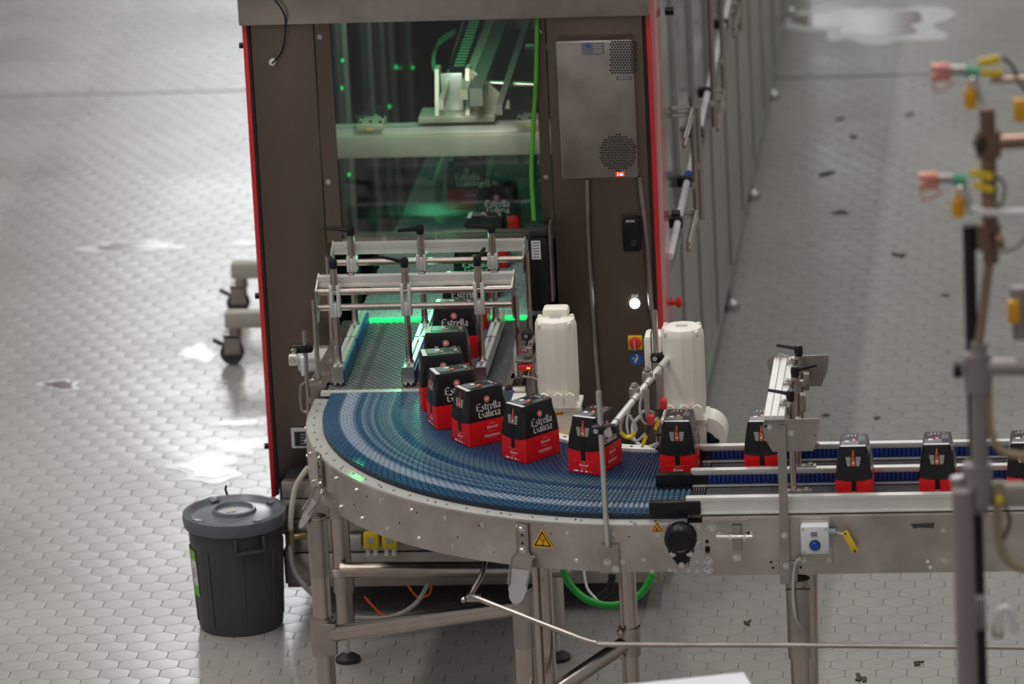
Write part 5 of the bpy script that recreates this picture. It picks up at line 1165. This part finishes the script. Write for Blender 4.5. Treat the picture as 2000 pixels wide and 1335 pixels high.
M().cyl(Q(1915, 283, .0), Q(1906, 288, 0), .022, 12).build('clamp_knob', RUBB, fs)
M().cyl(Q(1945, 470, .0), Q(1962, 470, 0), .018, 12).build('clamp_knob', BRONZE, fs)
M().cyl(Q(1932, 512, .05), Q(1912, 670), .012, 8).build('link_rod', BRONZE, fs)
M().tube([Q(1932, 735), Q(1932, 810), Q(1942, 862), Q(1970, 885), Q(2040, 892)], .010, 10, True, 6).build('tan_hose', mat('tan_hose', (.38, .28, .16), .45, 0, 9, .08), fs)
M().tube([Q(1952, 940), Q(1948, 1030), Q(1962, 1085), Q(2000, 1110), Q(2050, 1115)], .013, 10, True, 6).build('tan_hose', mat('tan_hose_b', (.34, .26, .18), .45, 0, 9, .08), fs)
M().tube([Q(1962, 985), Q(1972, 1020), Q(1955, 1060)], .005, 8, True, 6).build('black_lead', RUBB, fs)
M().box(Q(1975, 965, .02), (.11, .05, .06), None, .008).build('grey_junction', mat('junction_grey', (.30, .29, .25), .5, 0, 9, .05), fs)
M().box(Q(1952, 975, -.02), (.018, .02, .02), None, .003).build('yellow_cap', YEL, fs)
for dx, dy in ((0, 0), (-24, 212)):
    s = M(); s.box(Q(1838+dx, 132+dy), (.050, .04, .016), None, .003); s.box(Q(1838+dx, 132+dy)+V((0, 0, -.024)), (.050, .04, .016), None, .003); s = s.build('salmon_terminal', SALM, fs)
    M().cyl(Q(1856+dx, 136+dy), Q(1892+dx, 136+dy), .013, 10).build('sensor_barrel', mm_, fs)
    M().cyl(Q(1885+dx, 137+dy), Q(1912+dx, 140+dy), .016, 10).build('green_collar', TEAL, fs)
    sg = -1 if dy == 0 else 1
    M().bar(Q(1910+dx+10*(dy > 0), 124+dy), Q(1953+dx+10*(dy > 0), 124+dy+10*sg), .010, .020, (0, 0, 1), .002).build('yellow_tag', YEL, fs)
    M().bar(Q(1915+dx+10*(dy > 0), 142+dy+6*(dy > 0)), Q(1958+dx+6*(dy > 0), 143+dy+16*(dy > 0)), .010, .018, (0, 0, 1), .002).build('yellow_tag', YEL, fs)
    bt = Q(1896+dx, 210+dy); M().lathe([(.017, 0), (.017, .040), (.006, .054), (.005, .070)], bt, 14).build('amber_bottle_tag', AMBER, fs)
    M().tube([Q(1826+dx, 145+dy), Q(1822+dx, 165+dy), Q(1834+dx, 178+dy), Q(1866+dx, 160+dy)], .003, 6, True, 5).build('thin_wire', SALM, fs)
    M().cyl(Q(1905+dx, 150+dy), Q(1922+dx, 205+dy), .010, 8).build('support_pin', CHROME, fs)
M().tube([Q(1958, 112), Q(1978, 130), Q(1990, 160), Q(2012, 185)], .005, 6, True, 6).build('black_lead', RUBB, fs)
M().tube([Q(1948, 345), Q(1962, 362), Q(1958, 395), Q(1948, 405)], .004, 6, True, 6).build('black_lead', RUBB, fs)
M().tube([Q(1895, 405), Q(1930, 415), Q(2040, 412)], .010, 8, True, 5).build('white_pipe', WPIPE, fs)
M().tube([Q(1950, 490), Q(1985, 480), Q(2020, 440)], .010, 8, True, 6).build('grey_lead', GREYC, fs)
M().cyl(Q(1935, 157), Q(2050, 152), .008, 8).build('brown_arm', BRONZE, fs)
for x, y in ((1992, 215), (1980, 608)): M().box(Q(x, y), (.032, .03, .06), None, .005).build('orange_switch', AMBER, fs)
M().cyl(Q(1990, 560, .03), Q(1996, 660, .03), .024, 12).build('grey_cup', mm_, fs)
M().tube([Q(1950, 1235), Q(1950, 1195), Q(1972, 1190), Q(1982, 1235)], .010, 10, True, 4).build('white_loop', WPIPE, fs)
M().box(Q(1948, 1230, .02), (.030, .03, .04), None, .006).build('yellow_foot', mat('pale_yellow', (.45, .40, .22), .5, 0, 9, .05), fs)
M().box(Q(1908, 1195, .02), (.04, .04, .09), None, .006).build('mast_bracket', mm_, fs)
# white cabinet at the bottom edge, only its top edge shows
c0 = Z(1250, 1333, 1.25); c1 = Z(1452, 1312, 1.25); 
wc = thing('white_cabinet', 'blurred white cabinet at the bottom edge, only its top showing', 'cabinet', ((c0.x+c1.x)/2, c1.y-.2, 0))
d = (c1-c0).normalized(); c0 = c0-d*.15; n_ = V((d.y, -d.x, 0))
def slab(z0, z1, in_): 
    P = [c0+n_*in_+d*in_, c1+n_*in_-d*in_, c1+n_*(.5-in_)-d*in_, c0+n_*(.5-in_)+d*in_]; return M().poly3([V((p.x, p.y, z0)) for p in P], (0, 0, z1-z0))
slab(1.22, 1.25, 0).build('cabinet_top', WTEST, wc); slab(.08, 1.219, .015).build('cabinet_body', WTEST, wc); slab(.0, .079, .04).build('plinth', RUBB, wc)
